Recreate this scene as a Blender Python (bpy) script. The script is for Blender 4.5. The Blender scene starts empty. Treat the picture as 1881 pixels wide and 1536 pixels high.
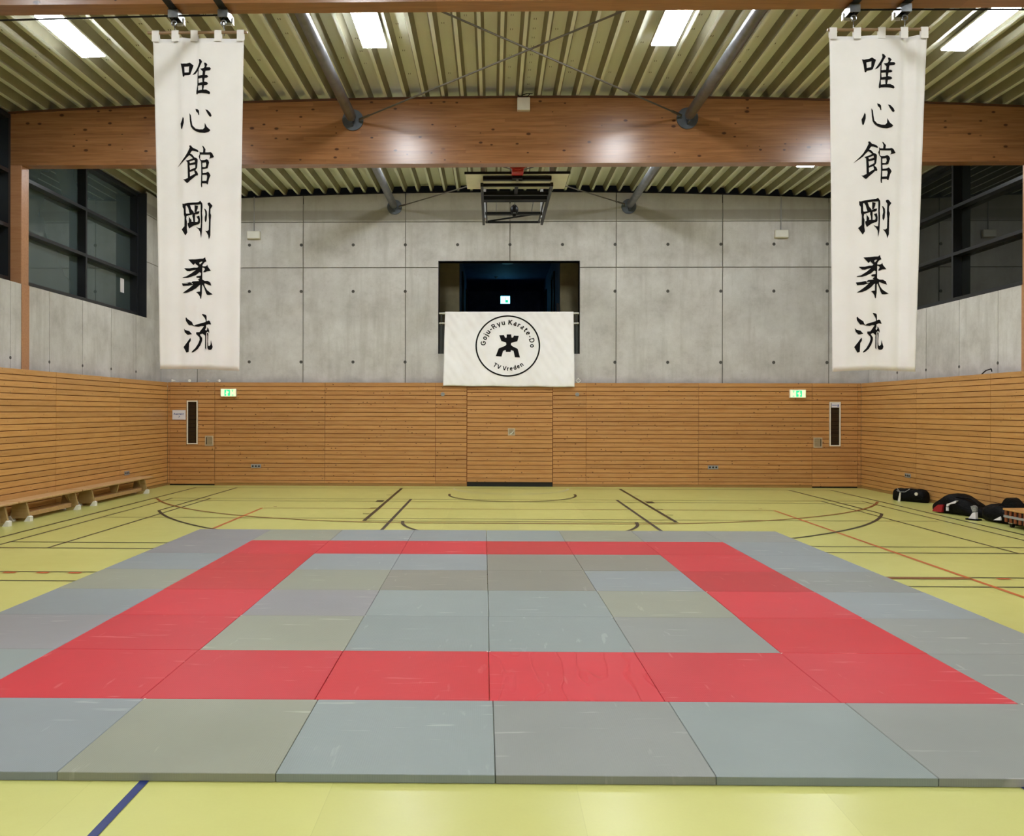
import bpy, bmesh, math, random
from mathutils import Vector, Matrix
from mathutils.geometry import tessellate_polygon
random.seed(7)
S = bpy.context.scene
COL = S.collection
PI = math.pi

# ------------------------------------------------------------------ camera, world, exposure
W, H = 1881.0, 1536.0
cam_d = bpy.data.cameras.new('camera')
cam = bpy.data.objects.new('camera', cam_d)
COL.objects.link(cam)
cam.location = (0, 0, 1.6874)
cam.rotation_euler = (Matrix.Rotation(0.0219, 3, 'Z') @ Matrix.Rotation(PI / 2, 3, 'X') @ Matrix.Rotation(0.0023, 3, 'Z')).to_euler()
cam_d.sensor_fit = 'HORIZONTAL'
cam_d.sensor_width = 36.0
cam_d.lens = 1568.4 / W * 36.0
cam_d.shift_x = (W / 2 - 870.54) / W
cam_d.shift_y = (756.12 - H / 2) / W
cam_d.clip_start = 0.05
cam_d.clip_end = 200
S.camera = cam
world = bpy.data.worlds.new('night')
S.world = world
world.use_nodes = True
world.node_tree.nodes['Background'].inputs[0].default_value = (0.02, 0.021, 0.02, 1)
world.node_tree.nodes['Background'].inputs[1].default_value = 0.04
S.view_settings.view_transform = 'Standard'
S.view_settings.look = 'None'
S.view_settings.gamma = 1
S.view_settings.use_curve_mapping = False
S.view_settings.exposure = 1.55
LAMP = 30.0
LAMP_COL = (0.93, 0.965, 1.0)

# ------------------------------------------------------------------ hall dimensions (metres)
CXH = 0.42                       # centre line of the hall
XL, XR = -7.38, 8.217            # timber lining faces
CL, CR = -7.60, 8.45             # side concrete faces
YB = 19.23                       # timber lining on the end wall
YC = 19.40                       # end wall concrete face
TOP = 2.34                       # top of the lining
YF = -8.2                        # wall behind the camera
BEAM_Z = 5.64
PITCH = 0.0965
def roofz(x): return 6.70 - 0.0031 * (x - CXH) ** 2

# ------------------------------------------------------------------ helpers
def meta(o, label=None, cat=None, group=None, kind=None):
    if label: o['label'] = label
    if cat: o['category'] = cat
    if group: o['group'] = group
    if kind: o['kind'] = kind
    return o

class MB:
    """collects primitive shapes; build() links them as one mesh object"""
    def __init__(s): s.bm = bmesh.new()
    def box(s, x0, x1, y0, y1, z0, z1, bev=0.0, rot=None, piv=None):
        bm = s.bm
        r = bmesh.ops.create_cube(bm, size=1.0)
        vs = r['verts']
        for v in vs:
            v.co = Vector(((x0 + x1) / 2 + v.co.x * (x1 - x0), (y0 + y1) / 2 + v.co.y * (y1 - y0), (z0 + z1) / 2 + v.co.z * (z1 - z0)))
        if bev > 0:
            es = list({e for v in vs for e in v.link_edges})
            g = bmesh.ops.bevel(bm, geom=es, offset=bev, segments=1, affect='EDGES', profile=0.5)
            vs = list({v for f in g['faces'] for v in f.verts} | {v for v in vs if v.is_valid})
        if rot is not None:
            p = Vector(piv or (0, 0, 0))
            for v in vs: v.co = rot @ (v.co - p) + p
        return s
    def tube(s, a, b, r, seg=12, r2=None):
        a, b = Vector(a), Vector(b); d = b - a
        res = bmesh.ops.create_cone(s.bm, cap_ends=True, segments=seg, radius1=r, radius2=r if r2 is None else r2, depth=d.length)
        q = d.to_track_quat('Z', 'Y').to_matrix().to_4x4()
        bmesh.ops.transform(s.bm, matrix=Matrix.Translation((a + b) / 2) @ q, verts=res['verts'])
        return s
    def path(s, pts, r, seg=8):
        for a, b in zip(pts, pts[1:]): s.tube(a, b, r, seg)
        return s
    def prism(s, poly, y0, y1, axis='y'):
        """polygon given in (u, v); extruded along axis"""
        def P(u, v, t):
            return {'y': (u, t, v), 'x': (t, u, v), 'z': (u, v, t)}[axis]
        a = [s.bm.verts.new(P(u, v, y0)) for u, v in poly]
        b = [s.bm.verts.new(P(u, v, y1)) for u, v in poly]
        n = len(poly)
        s.bm.faces.new(a); s.bm.faces.new(b[::-1])
        for i in range(n): s.bm.faces.new((a[i], a[(i + 1) % n], b[(i + 1) % n], b[i]))
        return s
    def ball(s, c, r, sc=(1, 1, 1), u=16, v=10):
        res = bmesh.ops.create_uvsphere(s.bm, u_segments=u, v_segments=v, radius=r)
        bmesh.ops.transform(s.bm, matrix=Matrix.Translation(c) @ Matrix.Diagonal((*sc, 1)), verts=res['verts'])
        return s
    def ring(s, c, R, r, axis='y', n=24, m=8, arc=(0, 2 * PI)):
        full = abs(arc[1] - arc[0] - 2 * PI) < 1e-6
        N = n if full else n + 1
        rows = []
        for i in range(N):
            a = arc[0] + (arc[1] - arc[0]) * i / n
            row = []
            for j in range(m):
                b = 2 * PI * j / m
                u = (R + r * math.cos(b)) * math.cos(a); w = (R + r * math.cos(b)) * math.sin(a); t = r * math.sin(b)
                p = {'y': (u, t, w), 'z': (u, w, t), 'x': (t, u, w)}[axis]
                row.append(s.bm.verts.new(Vector(c) + Vector(p)))
            rows.append(row)
        for i in range(n):
            A, B = rows[i], rows[(i + 1) % N]
            for j in range(m): s.bm.faces.new((A[j], B[j], B[(j + 1) % m], A[(j + 1) % m]))
        return s
    def build(s, name, mat, parent=None, loc=None, rotz=0.0, smooth=False):
        bmesh.ops.recalc_face_normals(s.bm, faces=s.bm.faces)
        me = bpy.data.meshes.new(name); s.bm.to_mesh(me); s.bm.free()
        if smooth:
            for p in me.polygons: p.use_smooth = True
            try: me.set_sharp_from_angle(angle=math.radians(42))
            except Exception: pass
        o = bpy.data.objects.new(name, me); COL.objects.link(o)
        if mat: me.materials.append(mat)
        if parent: o.parent = parent
        if loc: o.location = loc
        if rotz: o.rotation_euler = (0, 0, rotz)
        return o

def empty(name, loc=(0, 0, 0), rotz=0.0):
    o = bpy.data.objects.new(name, None); COL.objects.link(o)
    o.location = loc; o.rotation_euler = (0, 0, rotz); o.empty_display_size = 0.2
    return o

def copy_tree(o, parent=None):
    c = o.copy(); COL.objects.link(c)
    if parent: c.parent = parent
    for ch in [k for k in bpy.data.objects if k.parent == o]: copy_tree(ch, c)
    return c

# ------------------------------------------------------------------ materials
def new_mat(name):
    m = bpy.data.materials.new(name); m.use_nodes = True
    nt = m.node_tree; bs = nt.nodes['Principled BSDF']
    return m, nt, bs
def nd(nt, t, **kw):
    n = nt.nodes.new(t)
    for k, v in kw.items(): setattr(n, k, v)
    return n
def L(nt, a, b): nt.links.new(a, b)
def srgb(r, g, b):
    f = lambda c: (c / 255 / 12.92) if c / 255 <= 0.04045 else ((c / 255 + 0.055) / 1.055) ** 2.4
    return (f(r), f(g), f(b), 1)
def mix(nt, fac, a, b, mode='MIX'):
    n = nd(nt, 'ShaderNodeMix', data_type='RGBA', blend_type=mode)
    for sock, val in ((n.inputs[0], fac), (n.inputs[6], a), (n.inputs[7], b)):
        if hasattr(val, 'is_linked'): L(nt, val, sock)
        else: sock.default_value = val
    return n.outputs[2]
def ramp(nt, fac, stops):
    n = nd(nt, 'ShaderNodeValToRGB')
    el = n.color_ramp.elements
    while len(el) < len(stops): el.new(0.5)
    for e, (p, c) in zip(el, stops): e.position = p; e.color = c if len(c) == 4 else (*c, 1)
    L(nt, fac, n.inputs[0]); return n.outputs[0]
def math_n(nt, op, a, b=None):
    n = nd(nt, 'ShaderNodeMath', operation=op)
    for i, v in enumerate((a, b)):
        if v is None: continue
        if hasattr(v, 'is_linked'): L(nt, v, n.inputs[i])
        else: n.inputs[i].default_value = v
    return n.outputs[0]
def coords(nt, scale=(1, 1, 1), rnd=True, world_space=False):
    if world_space:
        src = nd(nt, 'ShaderNodeNewGeometry').outputs['Position']
    else:
        src = nd(nt, 'ShaderNodeTexCoord').outputs['Object']
    if rnd:
        oi = nd(nt, 'ShaderNodeObjectInfo')
        mu = math_n(nt, 'MULTIPLY', oi.outputs['Random'], 137.0)
        cx = nd(nt, 'ShaderNodeCombineXYZ'); L(nt, mu, cx.inputs[0]); L(nt, mu, cx.inputs[1]); L(nt, mu, cx.inputs[2])
        ad = nd(nt, 'ShaderNodeVectorMath', operation='ADD'); L(nt, src, ad.inputs[0]); L(nt, cx.outputs[0], ad.inputs[1])
        src = ad.outputs[0]
    mp = nd(nt, 'ShaderNodeMapping'); mp.inputs['Scale'].default_value = scale
    L(nt, src, mp.inputs[0]); return mp.outputs[0]
def knots2d(nt, scale, rnd, r0, r1, sel0):
    sp = nd(nt, 'ShaderNodeSeparateXYZ'); L(nt, coords(nt, scale, rnd=rnd), sp.inputs[0])
    cb = nd(nt, 'ShaderNodeCombineXYZ'); L(nt, sp.outputs[0], cb.inputs[0]); L(nt, sp.outputs[2], cb.inputs[1])
    vo = nd(nt, 'ShaderNodeTexVoronoi', voronoi_dimensions='2D'); L(nt, cb.outputs[0], vo.inputs['Vector']); vo.inputs['Scale'].default_value = 1.0
    sc = nd(nt, 'ShaderNodeSeparateColor'); L(nt, vo.outputs['Color'], sc.inputs[0])
    size = math_n(nt, 'MULTIPLY', math_n(nt, 'ADD', sc.outputs[1], 0.35), 1.0)
    k = ramp(nt, math_n(nt, 'DIVIDE', vo.outputs['Distance'], size), [(r0, (1, 1, 1)), (r1, (0, 0, 0))])
    sel = ramp(nt, sc.outputs[0], [(sel0, (0, 0, 0)), (sel0 + 0.01, (1, 1, 1))])
    return math_n(nt, 'MULTIPLY', k, sel)
def noise(nt, vec, scale, detail=4, rough=0.55):
    n = nd(nt, 'ShaderNodeTexNoise'); L(nt, vec, n.inputs['Vector'])
    n.inputs['Scale'].default_value = scale; n.inputs['Detail'].default_value = detail; n.inputs['Roughness'].default_value = rough
    return n.outputs['Fac']
def bump(nt, bs, h, strength=0.2, dist=0.01):
    b = nd(nt, 'ShaderNodeBump'); b.inputs['Strength'].default_value = strength; b.inputs['Distance'].default_value = dist
    L(nt, h, b.inputs['Height']); L(nt, b.outputs[0], bs.inputs['Normal'])

def plain(name, col, rough=0.5, metal=0.0, var=0.06, emit=0.0, scale=6.0, spec=0.5):
    m, nt, bs = new_mat(name)
    n = noise(nt, coords(nt), scale, 3)
    dark = tuple(c * (1 - var * 2.5) for c in col[:3]) + (1,)
    lite = tuple(min(1, c * (1 + var)) for c in col[:3]) + (1,)
    c = ramp(nt, n, [(0.3, dark), (0.7, lite)])
    L(nt, c, bs.inputs['Base Color'])
    bs.inputs['Roughness'].default_value = rough; bs.inputs['Metallic'].default_value = metal
    bs.inputs['Specular IOR Level'].default_value = spec
    if emit:
        bs.inputs['Emission Color'].default_value = col; bs.inputs['Emission Strength'].default_value = emit
    return m

def board_wood(name, base, dark, lite, rough=0.38, knots=1.0, tone=0.13):
    m, nt, bs = new_mat(name)
    v = coords(nt, (1.2, 14, 14))
    g1 = noise(nt, v, 2.2, 5, 0.6)
    g2 = noise(nt, coords(nt, (0.6, 5, 30)), 3.0, 3, 0.6)
    c = ramp(nt, g1, [(0.25, dark), (0.5, base), (0.8, lite)])
    c = mix(nt, math_n(nt, 'MULTIPLY', g2, 0.45), c, dark)
    oi = nd(nt, 'ShaderNodeObjectInfo')
    tn = ramp(nt, oi.outputs['Random'], [(0.0, (1 - tone, 1 - tone * 1.12, 1 - tone * 1.25)), (0.35, (0.97, 0.965, 0.96)), (1.0, (1.04, 1.03, 1.0))])
    c = mix(nt, 1.0, c, tn, 'MULTIPLY')
    # stave joints: short lengths finger-jointed along the board
    kk = math_n(nt, 'MULTIPLY', knots2d(nt, (11.0, 1, 17.0), True, 0.09, 0.19, 0.885), 0.85 * knots)
    c = mix(nt, kk, c, srgb(70, 32, 14))
    L(nt, c, bs.inputs['Base Color'])
    bs.inputs['Roughness'].default_value = rough
    bump(nt, bs, g1, 0.12, 0.004)
    return m

M = {}
M['board'] = board_wood('pine_board', srgb(197, 145, 89), srgb(176, 121, 66), srgb(207, 161, 105))
M['board_side'] = board_wood('pine_board_side', srgb(203, 152, 92), srgb(184, 133, 72), srgb(212, 167, 109), knots=0.5, tone=0.14)
M['batten'] = plain('batten_brown', srgb(132, 69, 30), 0.85)
M['trimwood'] = board_wood('pine_trim', srgb(162, 123, 70), srgb(132, 99, 51), srgb(172, 134, 81), knots=0.3)

def glulam():
    m, nt, bs = new_mat('glulam')
    v0 = coords(nt, (1, 1, 1), rnd=False)
    sp = nd(nt, 'ShaderNodeSeparateXYZ'); L(nt, v0, sp.inputs[0])
    row = math_n(nt, 'FLOOR', math_n(nt, 'DIVIDE', sp.outputs[2], 0.045))
    wn = nd(nt, 'ShaderNodeTexWhiteNoise', noise_dimensions='1D'); L(nt, row, wn.inputs['W'])
    xo = math_n(nt, 'ADD', math_n(nt, 'DIVIDE', sp.outputs[0], 1.7), math_n(nt, 'MULTIPLY', wn.outputs['Value'], 9.0))
    cb = nd(nt, 'ShaderNodeCombineXYZ'); L(nt, math_n(nt, 'FLOOR', xo), cb.inputs[0]); L(nt, row, cb.inputs[1])
    w2 = nd(nt, 'ShaderNodeTexWhiteNoise', noise_dimensions='2D'); L(nt, cb.outputs[0], w2.inputs['Vector'])
    g = noise(nt, coords(nt, (0.8, 9, 16), rnd=False), 2.4, 5, 0.6)
    c = ramp(nt, g, [(0.25, srgb(130, 88, 52)), (0.5, srgb(153, 107, 67)), (0.8, srgb(171, 124, 82))])
    c = mix(nt, 1.0, c, ramp(nt, w2.outputs['Value'], [(0, (0.80, 0.77, 0.74)), (0.5, (0.96, 0.95, 0.93)), (1, (1.06, 1.03, 1.0))]), 'MULTIPLY')
    kk = knots2d(nt, (5.2, 1, 9.0), False, 0.10, 0.18, 0.84)
    sn = nd(nt, 'ShaderNodeSeparateXYZ'); L(nt, nd(nt, 'ShaderNodeNewGeometry').outputs['Normal'], sn.inputs[0])
    kk = math_n(nt, 'MULTIPLY', kk, math_n(nt, 'GREATER_THAN', math_n(nt, 'ABSOLUTE', sn.outputs[1]), 0.5))
    c = mix(nt, math_n(nt, 'MULTIPLY', kk, 0.9), c, srgb(56, 24, 12))
    L(nt, c, bs.inputs['Base Color']); bs.inputs['Roughness'].default_value = 0.28
    bump(nt, bs, g, 0.15, 0.004)
    return m
M['glulam'] = glulam()
M['post'] = board_wood('post_wood', srgb(185, 135, 95), srgb(166, 113, 76), srgb(194, 148, 108), knots=0.0, tone=0.1)
M['capping'] = plain('capping_wood', srgb(86, 52, 25), 0.6)

def concrete():
    m, nt, bs = new_mat('fairfaced_concrete')
    v = coords(nt, (1, 1, 1), rnd=False, world_space=True)
    n1 = noise(nt, v, 1.6, 8, 0.68); n2 = noise(nt, v, 11, 6, 0.75); n3 = noise(nt, coords(nt, (3.5, 3.5, 0.35), rnd=False, world_space=True), 1.6, 5, 0.6)
    c = ramp(nt, n1, [(0.30, srgb(181, 177, 172)), (0.47, srgb(203, 200, 196)), (0.68, srgb(219, 217, 214))])
    c = mix(nt, math_n(nt, 'MULTIPLY', ramp(nt, n3, [(0.5, (0, 0, 0)), (0.75, (1, 1, 1))]), 0.6), c, srgb(173, 169, 162))
    c = mix(nt, math_n(nt, 'MULTIPLY', ramp(nt, n2, [(0.58, (0, 0, 0)), (0.72, (1, 1, 1))]), 0.5), c, srgb(175, 171, 164))
    oi = nd(nt, 'ShaderNodeObjectInfo')
    c = mix(nt, 1.0, c, ramp(nt, oi.outputs['Random'], [(0, (0.90, 0.90, 0.89)), (1, (1.03, 1.03, 1.03))]), 'MULTIPLY')
    # stain and painted-in shade under the roof edge, stain along the ledge
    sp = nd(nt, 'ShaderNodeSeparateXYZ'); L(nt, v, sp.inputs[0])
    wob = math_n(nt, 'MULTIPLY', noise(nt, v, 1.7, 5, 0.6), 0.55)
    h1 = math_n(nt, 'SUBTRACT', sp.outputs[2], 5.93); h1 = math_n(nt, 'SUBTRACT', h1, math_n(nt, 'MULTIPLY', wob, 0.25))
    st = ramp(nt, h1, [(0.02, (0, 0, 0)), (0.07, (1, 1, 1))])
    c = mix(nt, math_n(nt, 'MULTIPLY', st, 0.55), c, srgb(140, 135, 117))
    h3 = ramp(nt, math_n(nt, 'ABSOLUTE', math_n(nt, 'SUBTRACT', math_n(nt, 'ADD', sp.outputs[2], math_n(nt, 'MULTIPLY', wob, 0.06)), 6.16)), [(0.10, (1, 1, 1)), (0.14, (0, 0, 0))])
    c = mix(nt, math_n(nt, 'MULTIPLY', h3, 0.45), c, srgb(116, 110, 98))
    h2 = math_n(nt, 'SUBTRACT', math_n(nt, 'ADD', wob, 2.20), sp.outputs[2])
    st2 = ramp(nt, h2, [(0.0, (0, 0, 0)), (0.12, (1, 1, 1))])
    c = mix(nt, math_n(nt, 'MULTIPLY', st2, 0.40), c, srgb(148, 146, 143))
    L(nt, c, bs.inputs['Base Color']); bs.inputs['Roughness'].default_value = 0.85
    n4 = noise(nt, v, 45, 4, 0.7)
    c = mix(nt, math_n(nt, 'MULTIPLY', n4, 0.30), c, srgb(148, 144, 135)); L(nt, c, bs.inputs['Base Color'])
    bump(nt, bs, math_n(nt, 'ADD', n2, math_n(nt, 'MULTIPLY', n4, 0.4)), 0.45, 0.008)
    return m
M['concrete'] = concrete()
M['joint'] = plain('concrete_joint', srgb(132, 128, 118), 0.9)
M['tie'] = plain('tie_hole', srgb(78, 76, 72), 0.9)

def floor_mat():
    m, nt, bs = new_mat('green_linoleum')
    v = coords(nt, (1, 1, 1), rnd=False, world_space=True)
    n1 = noise(nt, v, 0.8, 4); n2 = noise(nt, v, 60, 3, 0.7); n3 = noise(nt, v, 5, 5, 0.6)
    c = ramp(nt, n1, [(0.3, srgb(188, 186, 107)), (0.7, srgb(196, 195, 118))])
    c = mix(nt, math_n(nt, 'MULTIPLY', n2, 0.22), c, srgb(167, 168, 93))
    sp = nd(nt, 'ShaderNodeSeparateXYZ'); L(nt, v, sp.inputs[0])
    # sheets 2 m wide with a welded seam
    sx = math_n(nt, 'DIVIDE', math_n(nt, 'ADD', sp.outputs[0], 20.52), 1.1)
    fr = math_n(nt, 'FRACT', sx)
    wn = nd(nt, 'ShaderNodeTexWhiteNoise', noise_dimensions='1D'); L(nt, math_n(nt, 'FLOOR', sx), wn.inputs['W'])
    c = mix(nt, 1.0, c, ramp(nt, wn.outputs['Value'], [(0, (0.94, 0.94, 0.92)), (1, (1, 1, 1))]), 'MULTIPLY')
    seam = ramp(nt, fr, [(0.0, (1, 1, 1)), (0.004, (0, 0, 0))])
    c = mix(nt, math_n(nt, 'MULTIPLY', seam, 0.35), c, srgb(138, 136, 74))
    L(nt, c, bs.inputs['Base Color'])
    r = ramp(nt, n3, [(0.3, (0.285, 0.285, 0.285)), (0.7, (0.33, 0.33, 0.33))])
    L(nt, r, bs.inputs['Roughness'])
    bs.inputs['Specular IOR Level'].default_value = 0.5
    bump(nt, bs, noise(nt, v, 4.0, 3), 0.10, 0.01)
    return m
M['floor'] = floor_mat()
def paint(name, c): return plain(name, c, 0.4, var=0.04)
M['ln_black'] = paint('line_black', srgb(29, 26, 14)); M['ln_brown'] = paint('line_brown', srgb(78, 66, 22))
M['ln_rust'] = paint('line_rust', srgb(128, 73, 24)); M['ln_orange'] = paint('line_orange', srgb(182, 88, 37))
M['ln_navy'] = paint('line_navy', srgb(37, 39, 41)); M['ln_blue'] = paint('line_blue', srgb(17, 39, 100)); M['ln_white'] = paint('line_white', srgb(197, 197, 162))

def mat_vinyl(name, base, scuff):
    m, nt, bs = new_mat(name)
    v = coords(nt)
    n1 = noise(nt, v, 2.0, 4)
    lo = tuple(c * 0.93 for c in base[:3]) + (1,)
    c = ramp(nt, n1, [(0.3, lo), (0.7, base)])
    oi = nd(nt, 'ShaderNodeObjectInfo')
    c = mix(nt, 1.0, c, ramp(nt, oi.outputs['Random'], [(0, (0.94, 0.94, 0.94)), (1, (1.04, 1.04, 1.04))]), 'MULTIPLY')
    # scuffs: long thin pale scratches
    dist = nd(nt, 'ShaderNodeMapping'); dist.inputs['Scale'].default_value = (1.1, 9.0, 1.0); dist.inputs['Rotation'].default_value = (0, 0, 0.25)
    L(nt, v, dist.inputs[0])
    s1 = noise(nt, dist.outputs[0], 2.2, 3, 0.5)
    k = ramp(nt, s1, [(0.645, (0, 0, 0)), (0.70, (1, 1, 1))])
    gate = ramp(nt, noise(nt, v, 1.3, 2), [(0.45, (0, 0, 0)), (0.6, (1, 1, 1))])
    c = mix(nt, math_n(nt, 'MULTIPLY', math_n(nt, 'MULTIPLY', k, gate), 0.5), c, scuff)
    d2 = nd(nt, 'ShaderNodeMapping'); d2.inputs['Scale'].default_value = (8.0, 1.4, 1.0); d2.inputs['Rotation'].default_value = (0, 0, -0.6); d2.inputs['Location'].default_value = (3.3, 1.7, 0)
    L(nt, v, d2.inputs[0])
    k2 = ramp(nt, noise(nt, d2.outputs[0], 2.0, 3, 0.5), [(0.69, (0, 0, 0)), (0.75, (1, 1, 1))])
    c = mix(nt, math_n(nt, 'MULTIPLY', k2, 0.28), c, scuff)
    L(nt, c, bs.inputs['Base Color'])
    bs.inputs['Roughness'].default_value = 0.46; bs.inputs['Specular IOR Level'].default_value = 0.32
    wv = nd(nt, 'ShaderNodeTexWave', wave_type='BANDS'); wv.inputs['Scale'].default_value = 28.0; L(nt, v, wv.inputs['Vector'])
    hb = math_n(nt, 'ADD', math_n(nt, 'MULTIPLY', wv.outputs['Fac'], 0.35), noise(nt, v, 6.0, 4, 0.65))
    bump(nt, bs, hb, 0.10, 0.01)
    return m
def mat_creased():
    m = mat_vinyl('mat_red_creased', srgb(195, 34, 47), srgb(215, 125, 125)); nt = m.node_tree; bs = nt.nodes['Principled BSDF']
    v = coords(nt, (4.6, 1.0, 1))
    n = noise(nt, v, 1.1, 1.6, 0.45)
    rid = math_n(nt, 'ABSOLUTE', math_n(nt, 'SUBTRACT', n, 0.5))
    h = ramp(nt, rid, [(0.0, (1, 1, 1)), (0.022, (0, 0, 0))])
    b = nd(nt, 'ShaderNodeBump'); b.inputs['Strength'].default_value = 0.45; b.inputs['Distance'].default_value = 0.008
    L(nt, h, b.inputs['Height']); L(nt, b.outputs[0], bs.inputs['Normal'])
    return m
G = srgb
MATC = {
 'p': ('warm grey', mat_vinyl('mat_mauve_grey', G(133, 132, 133), G(178, 173, 171))),
 'b': ('blue-grey', mat_vinyl('mat_blue_grey', G(132, 139, 140), G(176, 179, 177))),
 't': ('blue-green grey', mat_vinyl('mat_teal_grey', G(131, 140, 137), G(176, 180, 175))),
 'g': ('greenish grey', mat_vinyl('mat_green_grey', G(137, 139, 123), G(181, 181, 166))),
 'w': ('brownish grey', mat_vinyl('mat_brown_grey', G(126, 124, 113), G(167, 160, 153))),
 'n': ('neutral grey', mat_vinyl('mat_neutral_grey', G(130, 133, 128), G(176, 173, 170))),
 'R': ('red', mat_vinyl('mat_red', G(188, 37, 49), G(218, 143, 143))),
 'D': ('dark red', mat_vinyl('mat_dark_red', G(169, 30, 38), G(204, 116, 113))),
 'O': ('orange-tinged red', mat_vinyl('mat_orange_red', G(177, 35, 40), G(208, 125, 116))),
 'S': ('saturated red', mat_vinyl('mat_deep_red', G(184, 27, 38), G(211, 116, 120))),
 'C': ('creased red', mat_creased()),
}
M['matside_g'] = plain('mat_side_grey', srgb(112, 116, 108), 0.6); M['white_tip'] = plain('worn_white', srgb(220, 216, 205), 0.7)

def deck_mat():
    m, nt, bs = new_mat('roof_deck_paint')
    v = coords(nt, (1, 1, 1), rnd=False, world_space=True)
    n = noise(nt, v, 1.2, 4); n2 = noise(nt, coords(nt, (14, 0.6, 1), rnd=False, world_space=True), 1.5, 4)
    c = ramp(nt, n, [(0.3, srgb(210, 214, 199)), (0.7, srgb(220, 224, 209))])
    c = mix(nt, math_n(nt, 'MULTIPLY', n2, 0.25), c, srgb(182, 186, 168))
    L(nt, c, bs.inputs['Base Color']); bs.inputs['Roughness'].default_value = 0.5
    return m
M['deck'] = deck_mat()
M['deckweb'] = plain('dark_deck_web', srgb(140, 136, 112), 0.7, scale=3)   # slanted webs of the deck get a darker colour than the flanges
M['rivet'] = plain('rivet_dark', srgb(78, 74, 52), 0.6)
M['anth'] = plain('anthracite_frame', srgb(30, 32, 36), 0.38)
def glassm(name, ior, col, tint):
    m, nt, bs = new_mat(name)
    n = noise(nt, coords(nt), 0.8, 2)
    L(nt, ramp(nt, n, [(0.3, col), (0.7, tuple(c * 1.2 for c in col[:3]) + (1,))]), bs.inputs['Base Color'])
    bs.inputs['Roughness'].default_value = 0.015; bs.inputs['IOR'].default_value = ior
    bs.inputs['Specular Tint'].default_value = tint
    return m
M['glassL'] = glassm('night_glass_left', 1.95, srgb(62, 73, 72), (0.78, 0.95, 0.95, 1))
M['glassR'] = glassm('night_glass_right', 1.50, srgb(22, 24, 22), (0.95, 1, 0.95, 1))
M['darkglass'] = glassm('dark_glass', 1.5, srgb(34, 26, 18), (1, 1, 1, 1))
M['galv'] = plain('galvanised_steel', srgb(150, 154, 158), 0.32, 0.85, 0.12, scale=14)
M['steel'] = plain('dull_steel', srgb(118, 120, 122), 0.36, 0.75, 0.1)
M['discm'] = plain('disc_steel', srgb(92, 98, 104), 0.5, 0.5, 0.12)
M['black'] = plain('black_metal', srgb(7, 7, 8), 0.45, spec=0.22)
M['rodm'] = plain('rod_steel', srgb(104, 98, 88), 0.45, 0.6)
M['white'] = plain('white_plastic', srgb(224, 222, 212), 0.4, var=0.02)
M['cream'] = plain('cream_frame', srgb(236, 226, 208), 0.4, var=0.02)
M['boxw'] = plain('housing_white', srgb(214, 210, 196), 0.5, var=0.03)
M['redm'] = plain('hoop_red', srgb(176, 30, 22), 0.45)
M['lockm'] = plain('lock_plate', srgb(196, 178, 150), 0.4, 0.0, 0.1)
M['lockb'] = plain('lock_satin', srgb(160, 144, 116), 0.4, 0.15)
M['plate'] = plain('socket_grey', srgb(150, 150, 150), 0.45, 0.0)
M['hole'] = plain('socket_hole', srgb(8, 7, 7), 0.6)
M['bench'] = board_wood('bench_wood', srgb(193, 156, 112), srgb(173, 134, 88), srgb(208, 175, 132), knots=0.2, tone=0.1)
M['benchL'] = board_wood('bench_leg_wood', srgb(171, 145, 98), srgb(147, 121, 75), srgb(182, 158, 110), knots=0.2, tone=0.12)
M['rodwood'] = plain('wooden_dowel', srgb(150, 124, 96), 0.5)
def nylon(name, col):
    m = plain(name, col, 0.65, scale=18, var=0.15, spec=0.14); nt = m.node_tree
    bump(nt, nt.nodes['Principled BSDF'], noise(nt, coords(nt, (1.0, 1.0, 2.2)), 9.0, 3, 0.6), 0.9, 0.03)
    return m
M['fabricb'] = nylon('black_nylon', srgb(6, 6, 7))
M['fabricb2'] = nylon('charcoal_nylon', srgb(12, 12, 13))
M['redf'] = plain('red_nylon', srgb(160, 24, 34), 0.5)
M['greyf'] = plain('grey_patterned', srgb(150, 150, 148), 0.6, scale=60, var=0.25)
M['ink'] = plain('black_ink', srgb(8, 6, 8), 0.8, var=0.02, spec=0.2)
M['blueink'] = plain('blue_ink', srgb(44, 80, 150), 0.6)
M['paper'] = plain('white_paper', srgb(226, 222, 226), 0.7, var=0.01)
def cloth_mat():
    m, nt, bs = new_mat('white_cotton')
    v = coords(nt, rnd=False)
    n = noise(nt, v, 2.5, 4); w = noise(nt, coords(nt, (120, 120, 120), rnd=False), 6.0, 2)
    c = ramp(nt, n, [(0.3, srgb(236, 233, 230)), (0.7, srgb(243, 241, 239))])
    L(nt, c, bs.inputs['Base Color']); bs.inputs['Roughness'].default_value = 0.85
    bs.inputs['Sheen Weight'].default_value = 0.2
    bump(nt, bs, w, 0.15, 0.001)
    return m
M['cloth'] = cloth_mat()
def emis(name, col, st):
    m, nt, bs = new_mat(name)
    bs.inputs['Base Color'].default_value = (col[0] * 0.4, col[1] * 0.4, col[2] * 0.4, 1)
    n = noise(nt, coords(nt), 3.0, 1)
    L(nt, ramp(nt, n, [(0.0, tuple(c * 0.98 for c in col)), (1.0, col)]), bs.inputs['Emission Color'])
    bs.inputs['Emission Strength'].default_value = st
    return m
M['lamp'] = emis('lamp_diffuser', LAMP_COL, LAMP)
M['exitw'] = emis('exit_white', (0.74, 1.0, 0.52), 0.36); M['exitg'] = emis('exit_green', (0.02, 0.80, 0.34), 0.30)
M['exitc'] = emis('exit_cyan', (0.14, 0.60, 0.85), 2.4)
M['olive'] = plain('gallery_plaster', srgb(120, 112, 84), 0.8); M['navyp'] = plain('corridor_plaster', srgb(130, 144, 180), 0.7)
M['charcoal'] = plain('parapet_dark', srgb(66, 70, 66), 0.5)

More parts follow.
